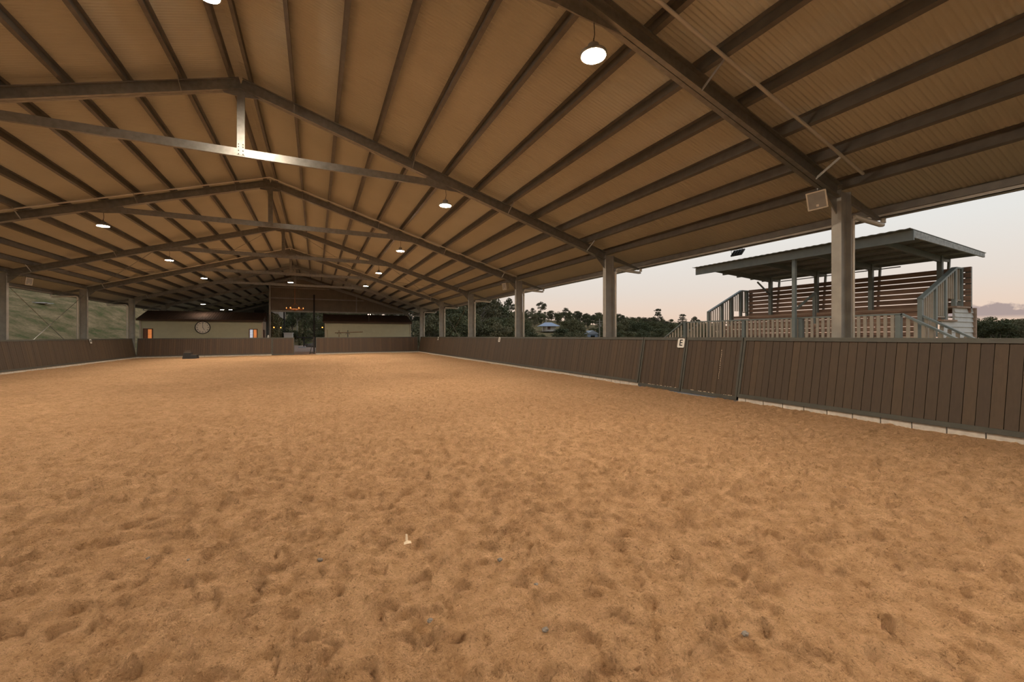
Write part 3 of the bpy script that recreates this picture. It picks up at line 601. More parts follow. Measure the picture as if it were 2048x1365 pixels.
# ---------------------------------------------------------------- sheds behind the arena
def shed(name, label, x0, x1, y0, hipl, hipr):
    ze = 2.83; yr = y0+2.25; y1 = y0+3.05; zr = 3.66; t = thing(name, label, 'shed', ((x0+x1)/2, y0, -.22), 'sage weatherboard sheds')
    mb = MB(); z = -.22
    while z < ze: mb.hexa([(x0,y0-.040,z),(x1,y0-.040,z),(x1,y0+.05,z),(x0,y0+.05,z),(x0,y0-.004,z+.17),(x1,y0-.004,z+.17),(x1,y0+.05,z+.17),(x0,y0+.05,z+.17)]); z += .17
    part(mb, 'front_wall', wbgreen, t)
    mb = MB()
    for x in (x0, x1-.06): mb.box(x, x+.06, y0+.05, y1, -.22, ze)
    mb.box(x0, x1, y1-.05, y1, -.22, ze); part(mb, 'side_walls', mat('pale_side_wall', (.42, .36, .27)), t)
    part(MB().box(x0-.04, x0+.06, y0-.045, y0+.06, -.22, ze), 'corner_trim', gbal, t); part(MB().box(x1-.06, x1+.04, y0-.055, y0+.06, -.22, ze), 'corner_trim', gbal, t)
    e = .28; mb = MB(); N_ = int((x1-x0+2*e)/.19)
    xa, xb = x0-e*.6, x1+e*.3
    zf = ze+.02
    mb.hexa([(xa,y0-e,zf),(xb,y0-e,zf),(xb,yr,zr),(xa,yr,zr),(xa,y0-e,zf+.05),(xb,y0-e,zf+.05),(xb,yr,zr+.05),(xa,yr,zr+.05)])
    mb.hexa([(xa,yr,zr),(xb,yr,zr),(xb,y1+.04,ze+.08),(xa,y1+.04,ze+.08),(xa,yr,zr+.05),(xb,yr,zr+.05),(xb,y1+.04,ze+.13),(xa,y1+.04,ze+.13)])
    for k in range(N_):
        x = xa+.05+k*.19; mb.hexa([(x,y0-e,zf+.05),(x+.03,y0-e,zf+.05),(x+.03,yr,zr+.05),(x,yr,zr+.05),(x,y0-e,zf+.07),(x+.03,y0-e,zf+.07),(x+.03,yr,zr+.07),(x,yr,zr+.07)])
    for x in (x0, x1-.05): mb.add([(x,y0,ze),(x+.05,y0,ze),(x+.05,yr,zr),(x,yr,zr),(x+.05,y1,ze),(x,y1,ze)], [(0,1,2,3),(3,2,4,5),(0,3,5),(1,4,2),(0,5,4,1)])
    part(mb, 'roof', roofbr, t)
    part(MB().box(xa, xb, y0-e-.09, y0-e, zf-.10, zf+.05), 'gutter', roofbr, t)
    part(MB().tube([(x0+.05 if hipl else x1-.02, y0-.08, -.2), (x0+.05 if hipl else x1-.02, y0-.08, ze-.1)], .04, 8), 'downpipe', gbal, t)
    return t
SY = 44.5
shA = shed('weatherboard_shed', 'sage weatherboard shed with wall clock, left of the drive', -13.2, -4.45, SY, True, False)
shB = shed('weatherboard_shed', 'sage weatherboard shed without windows, right of the drive', .8, 9.0, SY, False, True)
def window(x0, x1, z0, z1, label, split, room):
    t = thing('shed_window', label, 'window', ((x0+x1)/2, SY-.04, z0), 'red-framed shed windows'); y = SY-.03
    e = .07; xm = x0+(x1-x0)*split
    part(MB().box(x0,x1,y-.05,y,z1-e,z1).box(x0,x1,y-.05,y,z0,z0+e).box(x0,x0+e,y-.05,y,z0+e,z1-e).box(x1-e,x1,y-.05,y,z0+e,z1-e).box(xm-.03,xm+.03,y-.045,y,z0+e,z1-e), 'frame', frame_red, t)
    part(MB().box(x0+e,xm-.03,y-.02,y-.008,z0+e,z1-e), 'left_pane', room[0], t)
    part(MB().box(xm+.03,x1-e,y-.02,y-.008,z0+e,z1-e), 'right_pane', room[1], t)
    part(MB().box(x0-.03,x1+.03,y-.09,y,z0-.05,z0), 'sill', frame_red, t)
window(-13.0, -12.35, 1.0, 2.10, 'small window glowing orange at the left end of the shed', .45, (mat('dim_room', (.05, .025, .015), em=(1, .3, .1), ems=.03), glow))
window(-5.50, -4.83, 1.0, 2.12, 'small window half bright and half orange by the drive', .5, (mat('bright_room', (.5, .5, .5), em=(.8, .85, 1), ems=.45, var=.4), glow))
# side door of the left shed
t = thing('shed_door', 'dark timber door on the side of the left shed', 'door', (-4.44, 45.6, -.2)); part(MB().box(-4.45, -4.41, 45.15, 46.05, -.2, 1.95), 'leaf', frame_red, t); part(MB().box(-4.45, -4.39, 45.05, 45.15, -.2, 2.05).box(-4.45, -4.39, 46.05, 46.15, -.2, 2.05).box(-4.45, -4.39, 45.05, 46.15, 1.95, 2.05), 'frame', frame_red, t); part(MB().tube([(-4.40, 45.95, .85), (-4.34, 45.95, .85), (-4.34, 45.85, .85)], .015, 8), 'handle', galv, t)
# wall clock
ck = thing('round_clock', 'large round clock with roman numerals and dark rim', 'clock', (-8.93, SY-.06, 2.22)); cx, cy, cz = -8.93, SY-.05, 2.22; Rk = .56
ring = MB(); n = 40
for k in range(n):
    a0, a1 = 2*math.pi*k/n, 2*math.pi*(k+1)/n
    ring.hexa([(cx+math.cos(a)*r, y, cz+math.sin(a)*r) for y in (cy-.05, cy+.02) for a, r in ((a0, Rk-.06), (a1, Rk-.06), (a1, Rk), (a0, Rk))])
part(ring, 'rim', blackm, ck)
part(MB().prism([((Rk-.05)*math.cos(2*math.pi*k/n)+cx, (Rk-.05)*math.sin(2*math.pi*k/n)+cz) for k in range(n)], cy-.02, cy+.01), 'dial', mat('clock_dial', (.88, .80, .70), var=.04), ck)
for k, s_ in enumerate(['XII', 'I', 'II', 'III', 'IIII', 'V', 'VI', 'VII', 'VIII', 'IX', 'X', 'XI']):
    a = math.pi/2-k*math.pi/6; me = text_mesh(s_, .13, .002); me.materials.clear(); me.materials.append(signink)
    o = bpy.data.objects.new('numeral', me); COL.objects.link(o); o.parent = ck
    o.matrix_basis = Matrix.Translation((math.cos(a)*.40, -.016, math.sin(a)*.40)) @ Matrix.Rotation(math.pi/2, 4, 'X')@ Matrix.Rotation(a-math.pi/2, 4, 'Z')
for nm_, a, l_, w in (('minute_hand', 92, .40, .022), ('hour_hand', -62, .25, .03)):
    a = math.radians(a); part(MB().bar((cx-.04*math.cos(a), cy-.032, cz-.04*math.sin(a)), (cx+l_*math.cos(a), cy-.032, cz+l_*math.sin(a)), .006, w, (0,1,0) if False else (-math.sin(a),0,math.cos(a))), nm_, signink, ck)

# lanterns, chandelier, flue
def wall_lamp(x, y, z, nx, label):
    t = thing('lantern', label, 'lamp', (x, y, z), 'warm wall lanterns')
    part(MB().box(x-nx*.16-.01, x-nx*.16+.01, y-.04, y+.04, z-.1, z+.1), 'back_plate', blackst, t)
    part(MB().tube([(x-nx*.15, y, z+.06), (x-nx*.05, y, z+.14), (x, y, z+.09)], .01, 6), 'arm', blackst, t)
    part(MB().lathe([(.01, .10), (.07, .06), (.06, .05)], (x, y, z), 12), 'shade', blackst, t)
    part(MB().lathe([(.015, .05), (.055, .01), (.055, -.03), (.015, -.07)], (x, y, z), 12), 'bulb', bulbm, t, True)
wall_lamp(-3.80, 47.86, 2.34, 1, 'glowing lantern on the post left of the gateway')
wall_lamp(.58, 46.8, 2.36, -1, 'glowing lantern by the shed corner right of the gateway')
wall_lamp(-3.55, 53.0, 2.42, 1, 'small lantern farther back along the left of the drive')
wall_lamp(3.5, 38.95+3.8, 4.06, 1, 'small bright lamp low over the right shed roof') if False else None
ch = thing('chandelier', 'copper ring chandelier hanging over the drive', 'chandelier', (-1.75, 43.0, 3.86)); cx, cy, cz = -1.75, 43.0, 3.90
ring = MB(); n = 28
for k in range(n):
    a0, a1 = 2*math.pi*k/n, 2*math.pi*(k+1)/n
    ring.hexa([(cx+math.cos(a)*r, cy+math.sin(a)*r, z) for z in (cz-.05, cz+.04) for a, r in ((a0, .66), (a1, .66), (a1, .71), (a0, .71))])
part(ring, 'ring', copper, ch)
for k in range(3):
    a = 2*math.pi*k/3+.3; part(MB().tube([(cx+.68*math.cos(a), cy+.68*math.sin(a), cz), (cx, cy, cz+.55)], .012, 6), 'stay', copper, ch)
part(MB().tube([(cx, cy, cz+.5), (cx, cy, ZR+.2)], .018, 8), 'rod', copper, ch)
for k in range(6):
    a = 2*math.pi*k/6; part(MB().lathe([(.02, .04), (.04, .08), (.035, .14), (.01, .18)], (cx+.68*math.cos(a), cy+.68*math.sin(a), cz), 8), 'candle_bulb', mat('dim_bulb', (1, .5, .2), em=(1, .36, .08), ems=1.6, var=0), ch)
part(MB().lathe([(.05, .0), (.10, -.06), (.06, -.13)], (cx, cy, cz-.02), 12), 'boss', copper, ch)
part(MB().tube([(cx-.68, cy, cz), (cx+.68, cy, cz)], .015, 6).tube([(cx, cy-.68, cz), (cx, cy+.68, cz)], .015, 6), 'spokes', copper, ch)
tag(MB().tube([(-.18, 46.6, -.2), (-.18, 46.6, 5.60)], .075, 12).lathe([(.10, 0), (.10, .06)], (-.18, 46.6, 5.56), 12).build('flue_pipe', blackst, smooth=False), 'tall thin black flue pipe before the gable wall', 'flue')
t = thing('shed_flood_lamp', 'pair of small bright bulbs above the right shed roof', 'lamp', (4.75, 43.9, 3.62))
part(MB().box(4.62, 4.98, 43.93, 43.99, 3.60, 3.66).box(4.77, 4.81, 43.97, 44.35, 2.95, 3.62), 'bracket', blackst, t)
for x in (4.70, 4.90): part(MB().lathe([(.01, -.03), (.04, 0), (.01, .03)], (x, 43.88, 3.62), 10), 'bulb', mat('flood_bulb', (1, .7, .5), em=(1, .55, .35), ems=40, var=0), t)

# ---------------------------------------------------------------- things beyond the gateway
def mesh_leaves(mb, centres, n, size, seed):
    r = random.Random(seed)
    for (cx, cy, cz, rx, ry, rz) in centres:
        for _ in range(n):
            th = r.uniform(0, 2*math.pi); ph = math.acos(r.uniform(-1, 1)); q = r.uniform(.55, 1.05)
            p = Vector((cx+rx*q*math.sin(ph)*math.cos(th), cy+ry*q*math.sin(ph)*math.sin(th), cz+rz*q*math.cos(ph)))
            a = Vector((r.gauss(0,1), r.gauss(0,1), r.gauss(0,1))).normalized(); b = a.orthogonal().normalized(); b.rotate(Matrix.Rotation(r.uniform(0, 6.28), 3, a)); c = a.cross(b)
            s = size*r.uniform(.6, 1.3)
            mb.add([p-b*s, p+c*s*.55, p+b*s, p-c*s*.55], [(0, 1, 2, 3)])
for k, (ub, y, z1) in enumerate(((545, 51.5, 4.1), (548.5, 52.6, 4.0), (552, 53.7, 3.9), (555.5, 54.8, 3.8), (559, 55.6, 3.7), (563, 56.3, 3.5), (600, 63, 3.6), (611, 63.5, 3.6))):
    tt = (ub-1024)/FPX; x = y*(math.sin(PSI)+tt*math.cos(PSI))/(math.cos(PSI)-tt*math.sin(PSI))
    t = thing('vine_post', f'{["first", "second", "third", "fourth", "fifth", "sixth", "seventh", "eighth"][k]} vine-wrapped post from the left, behind the gateway', 'vine', (x, y, -.3), 'vine-covered posts')
    part(MB().bar((x, y, -.31), (x, y, z1), .10, .10, (1,0,0)), 'post', wood, t)
    mb = MB(); mesh_leaves(mb, [(x, y, z, .20, .20, .35) for z in np.arange(.1, z1, .45)], 85, .10, 50+k); mb.build('foliage', leafB, t).location = -t.location
t = thing('lean_to', 'white triangular lean-to eave behind the vine posts', 'awning', (-4.1, 57.2, 3.0))
part(MB().prism([(-4.9, 4.45), (-3.56, 4.45), (-3.56, 3.55)], 57.3, 57.42), 'fascia', whitem, t)
part(MB().bar((-3.5, 57.4, -.3), (-3.5, 57.4, 4.5), .16, .16, (1,0,0)), 'post', blackst, t)
t = thing('white_cabin', 'white box cabin standing beyond the fence', 'cabin', (-2.95, 56.2, .0))
part(MB().box(-3.40, -2.50, 55.5, 57.0, .15, 1.82), 'body', whitem, t); part(MB().box(-3.46, -2.44, 55.42, 57.08, 1.82, 1.88), 'roof', whitem, t); part(MB().box(-3.41, -3.395, 55.8, 56.6, .3, 1.7), 'door', bluewh, t); part(MB().box(-3.3, -3.15, 55.6, 56.9, -.1, .15), 'skid', blackst, t); part(MB().box(-2.75, -2.6, 55.6, 56.9, -.1, .15), 'skid', blackst, t)
for k, x in enumerate((-1.35, -.05, 1.2)):
    y = 57.5-.2*k; z0 = -.05
    tag(MB().bar((x, y, z0), (x, y, z0+1.45), .14, .14, (1,0,0)).build('fence_post', blackst), f'{["left", "middle", "right"][k]} black timber fence post at the drive edge', 'fence post', 'black fence posts by the drive')
tag(MB().bar((-2.2, 57.6, 1.36), (1.4, 57.1, 1.14), .05, .13).build('fence_rail', blackst), 'black sloping top rail of the drive fence', 'fence rail')
def rock(x, y, z, s, lb, seed, m=rockm, name='boulder', cat='rock', grp=None):
    bm = bmesh.new(); bmesh.ops.create_icosphere(bm, subdivisions=3, radius=1)
    for v in bm.verts:
        k = noise.noise(v.co*1.3+Vector((seed, 0, 0)))*.45+noise.noise(v.co*3+Vector((0, seed, 0)))*.15; v.co *= 1+k; v.co = Vector((v.co.x*s[0], v.co.y*s[1], v.co.z*s[2]))
    me = bpy.data.meshes.new(name); bm.to_mesh(me); bm.free(); me.materials.append(m)
    o = bpy.data.objects.new(name, me); COL.objects.link(o); o.location = (x, y, z); tag(o, lb, cat, grp); return o
rock(-.55, 58.6, .25, (.75, .5, .35), 'brown boulder beside the drive between the posts', 3, grp='boulders by the drive'); rock(.45, 58.2, .2, (.6, .5, .32), 'lower grey boulder beside the drive near the right post', 9, grp='boulders by the drive')
tag(MB().box(-1.9, -1.1, 56.2, 56.7, -.1, .22).build('drive_edging', mat('pale_stone', (.5, .5, .52))), 'pale stone edging block at the left of the drive', 'stone')
d = 15
while d < 80 and ray(78, 607, d).z > terrain(*ray(78, 607, d).xy): d += .2
p = ray(78, 607, d)
rock(p.x, p.y, p.z+.02, (1.0, .5, .10), 'pale flat rock slab on the grass bank at the left', 5, mat('pale_slab', (.42, .36, .32)), 'rock_slab', 'rock')
# drinker/white post top at the gate
t = thing('white_lantern_post', 'white capped post just behind the closed far gate', 'post', (-3.72, 41.5, -.2)); part(MB().bar((-3.72, 41.5, -.22), (-3.72, 41.5, 1.30), .10, .10, (1,0,0)), 'post', whitem, t); part(MB().lathe([(.05, 0), (.09, .08), (.07, .22), (.02, .28)], (-3.72, 41.5, 1.28), 12), 'cap', whitem, t)

# jump pole and stands before the right shed
zj = lambda v, d: H+(V0-v)*d/FPX
for x, lb in ((1.9, 'jump stand holding the left end of the pole'), (2.65, 'jump stand in the middle of the pole')):
    t = thing('jump_stand', lb, 'jump stand', (x, 41.4, -.22), 'jump stands'); part(MB().bar((x, 41.4, -.22), (x, 41.4, 2.0), .07, .07, (1,0,0)), 'upright', blackm if x > 2 else wood, t)
    part(MB().bar((x-.18, 41.4, 1.62), (x, 41.4, 1.88), .04, .04, (0,1,0)).bar((x+.18, 41.4, 1.62), (x, 41.4, 1.88), .04, .04, (0,1,0)), 'brace', blackm, t); part(MB().box(x-.3, x+.3, 41.2, 41.6, -.22, -.14), 'foot', wood, t)
tag(MB().tube([(1.55, 41.30, 1.76), (3.95, 41.30, 1.85)], .045, 12).build('jump_pole', wood, smooth=True), 'thin timber jump pole resting across the stands', 'pole')
tag(MB().tube([(.98, 41.0, -.2), (.90, 41.0, 2.05)], .018, 6).build('rake_handle', wood), 'thin upright rake handle near the right shed corner', 'tool')
# mounting block
t = thing('mounting_block', 'black plastic two-step mounting block in front of the far kickboards', 'mounting block', (-7.9, 35.5, -.1)); mz = ground_z(-7.9)-.02
def taper(x0, x1, y0, y1, z0, z1, e): return [(x0,y0,z0),(x1,y0,z0),(x1,y1,z0),(x0,y1,z0),(x0+e,y0+e,z1),(x1-e,y0+e,z1),(x1-e,y1-e,z1),(x0+e,y1-e,z1)]
part(MB().hexa(taper(-8.22, -7.72, 35.2, 35.85, mz, mz+.42, .05)), 'upper_step', blackm, t)
part(MB().hexa(taper(-7.80, -7.40, 35.2, 35.85, mz, mz+.27, .04)), 'lower_step', blackm, t)
part(MB().box(-8.17, -7.77, 35.25, 35.8, mz+.42, mz+.45), 'tread', mat('worn_tread', (.12, .10, .08)), t); part(MB().box(-7.76, -7.44, 35.25, 35.8, mz+.27, mz+.29), 'tread', MATS['worn_tread'], t)
part(MB().tube([(-8.12, 35.3, mz+.44), (-8.12, 35.3, mz+.57), (-7.80, 35.3, mz+.57), (-7.80, 35.3, mz+.44)], .018, 6).tube([(-8.12, 35.3, mz+.5), (-7.80, 35.3, mz+.5)], .02, 6), 'handle_bar', MATS['worn_tread'], t)

# pebbles and a pale husk in the sand
def on_sand(x, y): return ground_z(x)
pq = [(1000, 1120), (640, 1118), (296, 1113), (860, 1240), (1072, 1170), (1090, 1260), (1490, 1270), (290, 1270), (1035, 1155), (1690, 980), (378, 1117), (100, 1220)]
plb = ['below the centre', 'left of the pale husk', 'in the left foreground', 'near the bottom centre', 'right of the pale husk', 'near the bottom, right of centre', 'in the right foreground', 'in the lower left corner area', 'beside a hoof print near the husk', 'in the sand before the right wall', 'close to its twin in the left foreground', 'at the far lower left']
for k, (u_, v_) in enumerate(pq):
    d = (H+.03)*FPX/(v_-V0); p = ray(u_, v_, d); s = .008+.006*random.random()
    rock(p.x, p.y, on_sand(p.x, p.y)+.012, (s*1.3, s, s*.8), f'small grey pebble {plb[k]}', 20+k, pebm, 'pebble', 'pebble', 'pebbles in the sand')
d = (H+.03)*FPX/(1100-V0); p = ray(815, 1100, d)
t = thing('pale_husk', 'small pale curled husk lying on the sand in the foreground', 'husk', (p.x, p.y, .012))
MB().add([(-.026,-.008,0),(.0,-.014,.006),(.026,-.006,.0),(.022,.006,.012),(0,.008,.018),(-.022,.008,.01)], [(0,1,4,5),(1,2,3,4)]).build('blade', huskm, t).location = (0, 0, 0)
MB().add([(-.012,.01,.01),(.006,.01,.012),(.006,.03,.05),(-.008,.03,.055)], [(0,1,2,3)]).build('tip', huskm, t).location = (0, 0, 0)

# ---------------------------------------------------------------- grandstand
def grandstand():
    t = thing('grandstand', 'small raised timber viewing stand with flat roof outside the right wall', 'grandstand', (14.5, 8.4, -.3))
    D = 1.0; YA, YB = 5.27, 12.0; X0 = 13.0
    part(MB().box(X0-.08, 14.0, YA-.05, YB+.05, D-.16, D), 'deck', timber2, t)
    mb = MB()
    for x in (X0, 14.6, 16.2):
        for y in (YA+.1, 7.6, 9.7, YB-.1): mb.bar((x, y, -2.0 if x > 15 else -.4), (x, y, D-.1), .12, .12, (1,0,0))
    part(mb, 'stumps', gsteel, t)
    # tiers
    tz = [(13.95, 14.65, D, 1.42), (14.65, 15.35, 1.42, 1.85), (15.35, 16.25, 1.85, 2.24)]
    for a, b, z0, z1 in tz:
        part(MB().box(a, b, YA, YB-.3, z1-.05, z1), 'tier_seat', timber2, t)
        mb = MB(); z = z0
        while z < z1-.05: mb.box(a-.03, a, YA, YB-.3, z+.005, min(z+.135, z1-.05)); z += .142
        part(mb, 'riser', timber, t)
    mb = MB(); z = -.3
    while z < D-.2: mb.box(X0-.02, X0+.02, YA, YB, z, z+.135); z += .15
    part(mb, 'skirt_boards', timber, t)
    # rear screen: boards with open gaps above, solid below
    top = 3.34; pit = .158
    for k in range(8):
        z1 = top-k*pit; gap = .024 if k < 6 or k == 6 else .003
        part(MB().box(16.17, 16.20, YA-.2, YB-.45, z1-pit+gap, z1), 'screen_board', timber, t)
    part(MB().box(16.20, 16.26, YA-.2, YA-.08, 2.1, top), 'screen_post', gsteel, t); part(MB().box(16.20, 16.26, YB-.57, YB-.45, 2.1, top), 'screen_post', gsteel, t)
    # roof
    RA, RB = 4.95, 11.25; xf, xk = 12.58, 16.75; zf, zk = 3.955, 3.72; zz = lambda x: zf+(zk-zf)*(x-xf)/(xk-xf)
    mb = MB(); n = int((RB-RA)/.095)
    for i in range(n):
        y = RA+i*.095; d0, d1 = ((0, .012) if i % 2 else (.012, 0))
        mb.hexa([(xf,y,zf+d0),(xk,y,zk+d0),(xk,y+.095,zk+d1),(xf,y+.095,zf+d1),(xf,y,zf+d0+.012),(xk,y,zk+d0+.012),(xk,y+.095,zk+d1+.012),(xf,y+.095,zf+d1+.012)])
    part(mb, 'roof_sheet', mat('stand_roof_sheet', (.30, .31, .28), rough=.5, var=.05), t)
    part(MB().box(12.70, 12.74, RA-.02, RB-.08, 3.70, 3.935), 'front_fascia', gsteel, t)
    part(MB().hexa([(12.74,RA-.02,3.76),(xk-.15,RA-.02,zk-.12),(xk-.15,RA+.02,zk-.12),(12.74,RA+.02,3.76),(12.74,RA-.02,3.93),(xk-.15,RA-.02,zk-.01),(xk-.15,RA+.02,zk-.01),(12.74,RA+.02,3.93)]), 'side_fascia', mat('weathered_grey_paint', (.42, .43, .41), var=.3, scale=12), t)
    for x in (13.4, 14.2, 15.0, 15.8, 16.5): part(MB().bar((x, RA+.05, zz(x)-.04), (x, RB-.05, zz(x)-.04), .06, .07), 'roof_batten', gsteel, t)
    ys = (5.62, 7.25, 8.85, 10.5)
    for y in ys:
        part(MB().hexa([(12.76,y-.03,zz(12.7)-.20),(15.95,y-.03,zz(15.9)-.24),(15.95,y+.03,zz(15.9)-.24),(12.76,y+.03,zz(12.7)-.20),(12.76,y-.03,zz(12.7)-.07),(15.95,y-.03,zz(15.9)-.07),(15.95,y+.03,zz(15.9)-.07),(12.76,y+.03,zz(12.7)-.07)]), 'roof_beam', gsteel, t)
        part(MB().bar((15.97, y, 1.8), (15.97, y, zz(16)-.05), .11, .11, (1,0,0)), 'rear_post', gsteel, t)
        part(MB().bar((16.30, y, 1.6), (16.52, y, zz(16.5)-.05), .07, .05, (0,1,0)), 'raking_strut', gsteel, t)
        part(MB().box(15.97, 16.46, y-.02, y+.02, zz(16.4)-.17, zz(16.4)-.09), 'bracket', gsteel, t)
    part(MB().bar((12.80, 7.70, D-1.3), (12.80, 7.70, 3.75), .085, .10, (1,0,0)), 'front_post', gsteel, t)
    part(MB().bar((15.2, 10.5, 3.50), (15.93, 10.5, 3.05), .04, .05), 'knee_brace', gsteel, t)
    part(MB().tube([(16.45, 6.7, 3.60), (16.45, 10.4, 3.58)], .018, 6), 'rear_rail', gsteel, t)
    # front balustrade
    zt = 2.0
    part(MB().box(X0-.055, X0+.055, YA-.03, YB+.03, zt-.04, zt), 'handrail', gsteel, t)
    for y in (5.33, 7.62, 9.45, 11.92): part(MB().bar((X0, y, D-.1), (X0, y, zt-.03), .11, .11, (1,0,0)), 'rail_post', gsteel, t)
    y = YA+.16
    while y < YB-.1:
        if min(abs(y-q) for q in (5.33, 7.62, 9.45, 11.92)) > .08: part(MB().box(X0-.075, X0-.05, y-.035, y+.035, D+.0, zt-.04), 'baluster', gbal, t)
        y += .143
    # stairs each end
    for s, ys_, nm in ((-1, YA, 'a'), (1, YB, 'b')):
        for x in (X0, 13.9):
            e = ys_+s*1.62; ze = zt-1.62*.62
            part(MB().bar((x, ys_, zt-.02), (x, e, ze-.02), .11, .045), 'stair_handrail', gsteel, t)
            k = .12
            while k < 1.6:
                y = ys_+s*k; zc = zt-.05-k*.62; part(MB().box(x-.012, x+.012, y-.035, y+.035, zc-.93, zc), 'baluster', gbal, t); k += .143
            part(MB().bar((x, e, -.3), (x, e, ze), .10, .10, (1,0,0)), 'rail_post', gsteel, t)
        for k in range(6):
            y0, y1 = sorted((ys_+s*k*.27, ys_+s*(k*.27+.28))); part(MB().box(X0, 13.9, y0, y1, D-.17*(k+1)-.04, D-.17*(k+1)), 'tread', timber2, t)
    # raking side balustrades
    for Y in (YA-.02, YB-.42):
        xa, za, xb, zb_ = 13.85, 2.38, 15.75, 3.30
        part(MB().bar((xa, Y, za), (xb, Y, zb_), .12, .05), 'side_handrail', gsteel, t); part(MB().bar((xb, Y, zb_), (16.3, Y, zb_), .10, .045), 'side_handrail', gsteel, t)
        for x in (13.87, 14.62, 15.15, 15.72, 16.1):
            z1 = za+(min(x, xb)-xa)*(zb_-za)/(xb-xa); part(MB().bar((x, Y, 1.0 if x < 14.6 else (1.42 if x < 15.3 else 2.24)), (x, Y, z1-.02), .09, .09, (1,0,0)), 'side_post', gsteel, t)
        x = 13.99
        while x < 16.05:
            z1 = za+(min(x, xb)-xa)*(zb_-za)/(xb-xa)-.03; z0 = 1.15 if x < 14.6 else (1.98 if x < 15.35 else 2.45)
            if min(abs(x-q) for q in (13.87, 14.62, 15.15, 15.72, 16.1)) > .06: part(MB().box(x-.015, x+.015, Y-.03, Y-.0, z0, z1), 'baluster', gbal, t)
            x += .115
        for a, b, z in ((14.66, 15.1, 1.97), (15.2, 15.68, 1.97), (15.76, 16.06, 2.44)): part(MB().box(a, b, Y-.03, Y+.03, z-.035, z), 'bottom_rail', gbal, t)
    # inner handrail on the steps
    part(MB().bar((14.0, 8.35, 2.32), (14.95, 8.35, 2.86), .05, .06).bar((14.95, 8.35, 1.45), (14.95, 8.35, 2.9), .08, .08, (1,0,0)), 'aisle_rail', gsteel, t)
    # weatherboard end
    mb = MB(); z = .0-.3
    for (xa, xb, za, zb_) in ((13.95, 16.5, -.3, 1.40), (14.68, 16.5, 1.40, 1.83), (15.38, 16.5, 1.83, 2.20)):
        z = za; n = max(1, round((zb_-za)/.14)); st = (zb_-za)/n
        for k in range(n): z = za+k*st; mb.hexa([(xa,YA-.16,z),(xb,YA-.16,z),(xb,YA-.10,z),(xa,YA-.10,z),(xa,YA-.132,z+st),(xb,YA-.132,z+st),(xb,YA-.10,z+st),(xa,YA-.10,z+st)])
    part(mb, 'weatherboards', wbwhite, t)
    part(MB().box(16.48, 16.56, YA-.20, YA-.08, -2.0, 2.22), 'corner_trim', timber2, t); part(MB().box(15.33, 16.25, YA-.2, YA+.02, 2.20, 2.245), 'step_cap', timber2, t); part(MB().box(14.62, 15.38, YA-.2, YA+.02, 1.83, 1.87), 'step_cap', timber2, t)
    return t
grandstand()

# ---------------------------------------------------------------- house, shed and power pole on the far hillside
def at_ground(u_, d):
    p = ray(u_, 600, d); p.z = terrain(p.x, p.y); return p
p = at_ground(1097, 185); hz = H+(V0-663)*185/FPX; yaw = -PSI
t = thing('farm_house', 'white raised farm house with pale blue hip roof on the hill', 'house', (p.x, p.y, 0))
def loc(mb, n, m): o = mb.build(n, m, t); o.location = (0, 0, 0); o.rotation_euler = (0, 0, yaw+.12); return o
loc(MB().box(-2.2, 2.6, -2.5, 3, hz, hz+2.2), 'walls', wallwh); loc(MB().box(-3.6, 4.0, -4, 3.4, hz-.15, hz), 'verandah_floor', wallwh)
loc(MB().add([(-4.6,-4.4,hz+2.15),(4.4,-4.4,hz+2.15),(4.4,3.8,hz+2.15),(-4.6,3.8,hz+2.15),(-1.6,-.3,hz+3.9),(1.2,-.3,hz+3.9)], [(0,1,5,4),(1,2,5),(2,3,4,5),(3,0,4),(0,3,2,1)]), 'roof', bluewh)
mb = MB()
for x in (-3.5, -1.6, 3.9): mb.box(x-.07, x+.07, -4.0, -3.86, hz, hz+2.15)
loc(mb, 'verandah_posts', whitem); loc(MB().box(-1.3, 3.9, -3.95, -3.88, hz+.75, hz+.85).box(-1.3, 3.9, -3.95, -3.88, hz+.1, hz+.5), 'verandah_rail', whitem)
loc(MB().box(-.9, .3, -2.56, -2.5, hz+.1, hz+1.9), 'sliding_door', mat('brown_door', (.16, .08, .05))); loc(MB().box(-3.2, -2.9, -2.4, -2.1, hz-3, hz).box(3.4, 3.7, -2.4, -2.1, hz-3, hz).box(0, .3, -2.4, -2.1, hz-3, hz), 'stumps', wallwh); loc(MB().box(-1.3, -1.1, -.5, -.3, hz+3.4, hz+5.2), 'chimney', wallwh)
t = thing('blue_garage', 'small pale blue gabled garage below the power pole', 'shed', (0, 0, 0)); p = ray(1182, 660, 150); t.location = (p.x, p.y, 0); z0 = H+(V0-674)*150/FPX-1.5
loc(MB().box(-2.3, 2.1, -2.5, 4, z0, z0+2.5), 'walls', bluewh); loc(MB().add([(-2.6,-2.7,z0+2.45),(2.4,-2.7,z0+2.45),(-.1,-2.7,z0+3.75),(-2.6,4.2,z0+2.45),(2.4,4.2,z0+2.45),(-.1,4.2,z0+3.75)], [(0,1,2),(3,5,4),(0,2,5,3),(1,4,5,2)]), 'roof', mat('pale_grey_roof', (.55, .58, .66))); loc(MB().box(-.9, .6, -2.56, -2.5, z0, z0+2.0), 'garage_door', glassd)
p = at_ground(1199, 130); ztop = H+(V0-638)*130/FPX; t = thing('power_pole', 'timber power pole with two cross arms', 'power pole', p)
